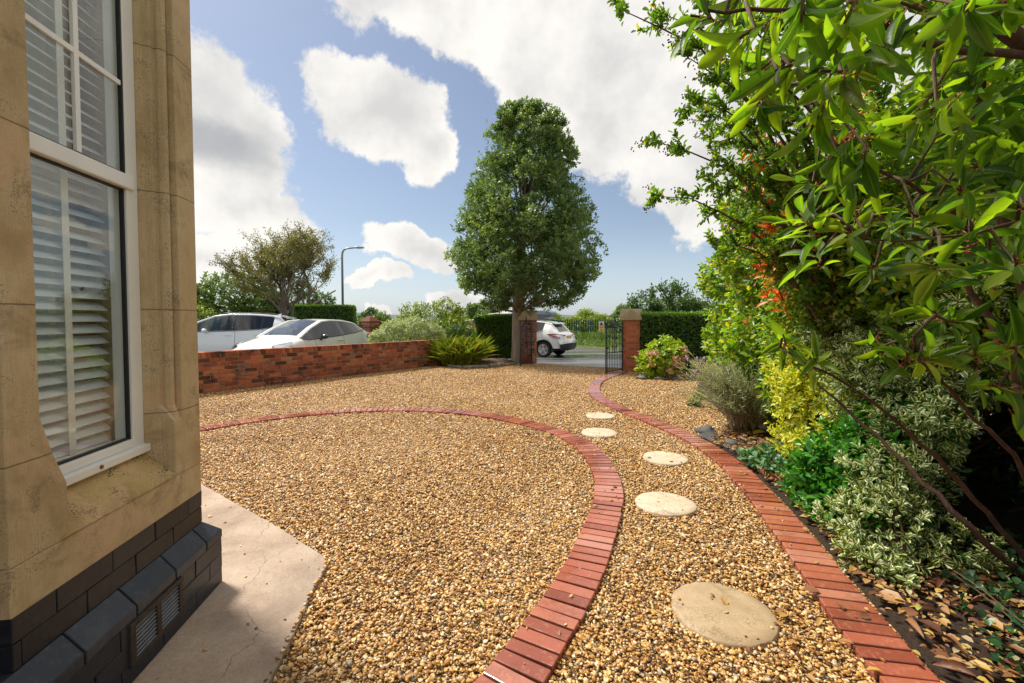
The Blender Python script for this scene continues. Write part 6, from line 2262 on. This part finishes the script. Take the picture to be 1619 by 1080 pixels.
# near photinia: big leaves on red stalks close to the viewer
def near_photinia():
    base = np.array([2.48, 2.0, 0.0])
    t = thing('large_photinia', 'big long leaved evergreen shrub overhanging the viewer with brown forking trunks', 'shrub', tuple(base))
    wood, twig = MB(), MB()

    def branch(pts, r0, r1, sides=10):
        q, _ = spline(pts, 18)
        q = q - base
        q[1:-1] += rng.normal(size=(16, 3)) * 0.006
        wood.tube(q, list(np.linspace(r0, r1, 18)), sides)
        return q
    O = (2.48, 2.02, 0.0)
    br = {}
    br['a'] = branch([O, (2.28, 1.95, 0.26), (1.92, 1.85, 0.58), (1.53, 1.75, 0.90), (1.32, 1.80, 1.06), (1.14, 1.88, 1.18)], 0.014, 0.004)
    br['b'] = branch([O, (2.36, 1.95, 0.35), (2.06, 1.78, 0.72), (1.72, 1.66, 0.95), (1.48, 1.58, 1.14), (1.38, 1.52, 1.24)], 0.014, 0.004)
    br['c'] = branch([O, (2.62, 2.1, 0.5), (2.52, 2.1, 1.1), (2.38, 2.1, 1.6), (2.2, 2.1, 2.1), (2.05, 2.0, 2.6), (1.8, 1.8, 3.0)], 0.045, 0.02)
    br['d'] = branch([O, (2.5, 1.75, 0.6), (2.3, 1.5, 1.2), (1.95, 1.38, 1.8), (1.55, 1.3, 2.04), (1.36, 1.28, 2.15), (1.20, 1.28, 2.28), (1.0, 1.2, 2.5)], 0.045, 0.018)
    br['e'] = branch([(2.12, 1.42, 1.55), (1.75, 1.35, 1.60), (1.5, 1.3, 1.58), (1.32, 1.35, 1.55), (1.15, 1.45, 1.56)], 0.010, 0.003)
    br['f'] = branch([(2.4, 2.08, 1.5), (1.8, 1.8, 1.72), (1.3, 1.55, 1.80), (1.0, 1.4, 1.86), (0.75, 1.25, 1.95)], 0.012, 0.003)
    br['g'] = branch([(1.47, 1.3, 2.06), (1.2, 1.22, 2.02), (0.95, 1.15, 2.04), (0.7, 1.15, 2.08), (0.5, 1.2, 2.12)], 0.012, 0.004)
    br['h'] = branch([(2.4, 1.62, 0.9), (1.9, 1.42, 1.02), (1.6, 1.32, 1.08), (1.46, 1.28, 1.12)], 0.014, 0.005)
    br['i'] = branch([O, (2.35, 1.9, 0.5), (2.3, 2.05, 1.1), (2.05, 2.1, 1.6), (1.7, 2.1, 1.8)], 0.03, 0.006)
    br['j'] = branch([O, (2.15, 2.1, 0.35), (1.95, 2.5, 0.75), (1.75, 2.7, 1.0)], 0.018, 0.004)
    wood.build('trunk', M['bark_red'], t)
    C, D, drp = [], [], []
    # (position, direction, droop) of every leaf whorl
    top = [(0.50, 1.2, 2.10), (0.57, 1.12, 2.0), (0.64, 1.0, 1.98), (0.72, 0.97, 1.95), (0.69, 1.15, 1.94), (0.72, 1.02, 1.86), (0.81, 1.2, 1.83), (0.84, 1.06, 1.93), (0.88, 1.0, 1.99), (0.71, 1.3, 1.92), (0.92, 1.3, 1.76), (1.0, 1.27, 1.77), (0.62, 1.25, 2.18), (0.8, 1.1, 2.12), (0.95, 1.15, 2.05), (0.75, 1.35, 2.05), (1.0, 1.35, 1.95), (0.92, 0.92, 1.93), (1.08, 1.0, 1.99), (1.1, 1.2, 1.85), (1.28, 1.4, 1.97), (1.2, 1.55, 2.2), (0.85, 1.4, 2.3), (1.05, 1.3, 2.35), (0.95, 1.45, 1.75), (1.12, 1.5, 1.78)]
    for c in top:
        C.append(c); D.append((rng.normal(-0.5, 0.3), rng.normal(-0.1, 0.3), rng.normal(-0.35, 0.3))); drp.append(0.75)
    midc = [(1.13, 1.5, 1.60), (1.17, 1.42, 1.62), (1.34, 1.5, 1.66), (1.16, 1.7, 1.57), (1.33, 1.42, 1.52), (1.36, 1.32, 1.57), (1.42, 1.25, 1.62), (1.38, 1.22, 1.46), (1.44, 1.35, 1.46), (1.26, 1.32, 1.45), (1.3, 1.6, 1.49), (1.5, 1.5, 1.75), (1.55, 1.4, 1.55), (1.05, 1.6, 1.66), (1.2, 1.9, 1.70), (1.5, 1.7, 1.6), (1.65, 1.6, 1.85), (1.55, 1.55, 1.98), (1.75, 1.9, 1.7), (1.5, 1.95, 1.78)]
    for c in midc:
        C.append(c); D.append((rng.normal(-0.6, 0.3), rng.normal(-0.3, 0.3), rng.normal(0.25, 0.3))); drp.append(0.35)
    low = [(1.44, 1.6, 1.19), (1.43, 1.52, 1.16), (1.42, 1.7, 1.17), (1.47, 1.3, 1.10), (1.57, 1.5, 1.19), (1.44, 1.27, 1.22), (1.5, 1.5, 1.29), (1.16, 1.88, 1.19), (1.6, 1.35, 1.05), (1.55, 1.62, 1.32), (1.25, 1.82, 1.13), (1.7, 1.5, 1.25), (1.78, 2.65, 1.05)]
    for c in low:
        C.append(c); D.append((rng.normal(-0.4, 0.25), rng.normal(-0.5, 0.25), rng.normal(0.3, 0.3))); drp.append(0.15)
    C = np.array(C) - base
    D = nrm(np.array(D))
    allb = np.concatenate(list(br.values()))
    # stalks from the nearest wood to each whorl
    for c, d in zip(C, D):
        k = np.argmin(((allb - c) ** 2).sum(1) + 3.0 * np.clip(allb[:, 2] - c[2] - 0.6, 0, 9))
        s0 = allb[k]
        m = (s0 + c) / 2 + np.array([0, 0, 0.05])
        twig = MB()
        twig.tube([s0, m, c - d * 0.03, c + d * 0.03], [0.006, 0.005, 0.004, 0.003], 6)
        twig.build('twig', M['bark_brown'], t)
    PP, AA, NN, LL, WW = [], [], [], [], []
    stalk = MB()
    for c, d, dr in zip(C, D, drp):
        k = int(rng.integers(8, 14))
        p, a, nn = rosettes(c[None], d[None], k, 0.09, spread=0.95, lift=0.35, jit=0.22, droop=dr)
        s = rng.uniform(0.5, 1.3, k)
        for q, b, f in zip(p, a, s):
            stalk.tube([q, q + b * 0.018 * f], [0.0022, 0.0016], 5)
        PP.append(p + a * 0.015); AA.append(a); NN.append(nn); LL.append(0.102 * s); WW.append(0.029 * s * rng.uniform(0.85, 1.15, k))
    stalk.build('leaf_stalk', M['petiole'], t)
    PP, AA, NN, LL, WW = map(np.concatenate, (PP, AA, NN, LL, WW))
    h = rng.integers(0, 3, len(PP))
    for k, tm in enumerate((T_HI, T_HI2, T_HI3)):
        q = h == k
        leaves('foliage', M['photinia'], PP[q], AA[q], NN[q], LL[q], WW[q] * (0.85 if k == 1 else 1), tm, t)


near_photinia()
# bulk of the same big-leaved growth a little deeper, closing the upper right
shrub('large_photinia', 'deeper half of the long leaved evergreen, behind its forking trunks', 'shrub', (2.7, 2.1, 0.0), [((2.35, 2.1, 2.3), (0.7, 0.7, 0.6)), ((2.1, 1.5, 2.9), (0.8, 0.7, 0.5)), ((2.8, 2.0, 1.6), (0.45, 0.8, 0.5)), ((1.5, 1.9, 2.75), (0.55, 0.5, 0.35)), ((2.6, 1.3, 2.2), (0.5, 0.6, 0.8))], 620, 7, 0.105, 0.036, M['photinia'], T_MID, 0.09, 6, 0.0, 'bark_red', 7, rad=(0.014, 0.004), lo=0.5, droop=0.4, cut=0.6)

# ivy and seedlings on the dark ground, fallen leaves
shrub('ivy', 'dark ivy creeping over the soil below the big evergreen shrub', 'plant', (2.1, 1.5, 0.0), [((2.2, 1.5, 0.03), (0.5, 0.5, 0.10)), ((1.95, 1.15, 0.03), (0.3, 0.4, 0.08)), ((2.5, 2.1, 0.05), (0.45, 0.4, 0.16)), ((1.85, 1.45, 0.02), (0.14, 0.2, 0.05))], 300, 4, 0.036, 0.034, M['ivy'], T_OB, 0.04, 4, 0.8, nl=20, rad=(0.004, 0.002), lo=0.4, zmin=0.035)

n = 13000
x = rng.uniform(0.9, 3.2, n)
y = rng.uniform(0.8, 5.2, n)
P = np.stack([x, y], 1)
inb = in_poly(P, BED_R)
er, _ = spline(EDGE_R, 160)
dist = np.full(n, 9.0)
for q in er:
    dist = np.minimum(dist, np.hypot(x - q[0], y - q[1]))
keep = (inb & (dist < 0.75)) | (~inb & (dist < 0.75) & (rng.random(n) < np.clip(0.065 - 0.02 * (y - 1.5), 0.006, 0.065)))
x, y, inb, dist = x[keep], y[keep], inb[keep], dist[keep]
z = np.where(dist < 0.107, 0.035, np.where(inb, 0.055, 0.022)) + rng.uniform(0, 0.008, len(x))
P = np.stack([x, y, z], 1)
an = rng.random(len(x)) * 6.283
A = np.stack([np.cos(an), np.sin(an), rng.normal(0.05, 0.12, len(x))], 1)
Nn = np.array([0, 0, 1.0]) + rng.normal(size=(len(x), 3)) * 0.22
Ls = rng.lognormal(math.log(0.030), 0.42, len(x))
lt = leaves('leaf_litter', M['litter'], P, A, nrm(Nn), Ls, Ls * rng.uniform(0.4, 0.7, len(x)), T_MID)
tag(lt, 'fallen brown and yellow leaves scattered on the border soil and brick edging', None, None, 'stuff')
# big dry leaves of the evergreen on the soil
k = 120
q = er[rng.integers(95, 150, k)]
P = np.stack([q[:, 0] + rng.uniform(0.12, 0.8, k), q[:, 1] + rng.normal(0, .1, k), rng.uniform(0.06, 0.085, k)], 1)
an = rng.random(k) * 6.283
A = np.stack([np.cos(an), np.sin(an), rng.normal(0.1, 0.15, k)], 1)
lt = leaves('dry_leaf_litter', M['litter'], P, A, nrm(np.array([0, 0, 1.0]) + rng.normal(size=(k, 3)) * 0.3), rng.uniform(0.07, 0.11, k), rng.uniform(0.022, 0.034, k), T_HI2, None, rng.uniform(0, 0.5, k))
tag(lt, 'large curled brown leaves lying on the soil under the shrubs', None, None, 'stuff')
# a few leaves blown over the open gravel
k = 150
P = np.stack([rng.uniform(-0.8, 1.4, k), rng.uniform(1.4, 6.0, k), np.full(k, 0.026)], 1)
an = rng.random(k) * 6.283
A = np.stack([np.cos(an), np.sin(an), rng.normal(0.08, 0.1, k)], 1)
lt = leaves('blown_leaves', M['litter'], P, A, nrm(np.array([0, 0, 1.0]) + rng.normal(size=(k, 3)) * 0.2), rng.uniform(0.02, 0.045, k), rng.uniform(0.012, 0.022, k), T_MID)
tag(lt, 'odd fallen leaves blown over the open gravel', None, None, 'stuff')
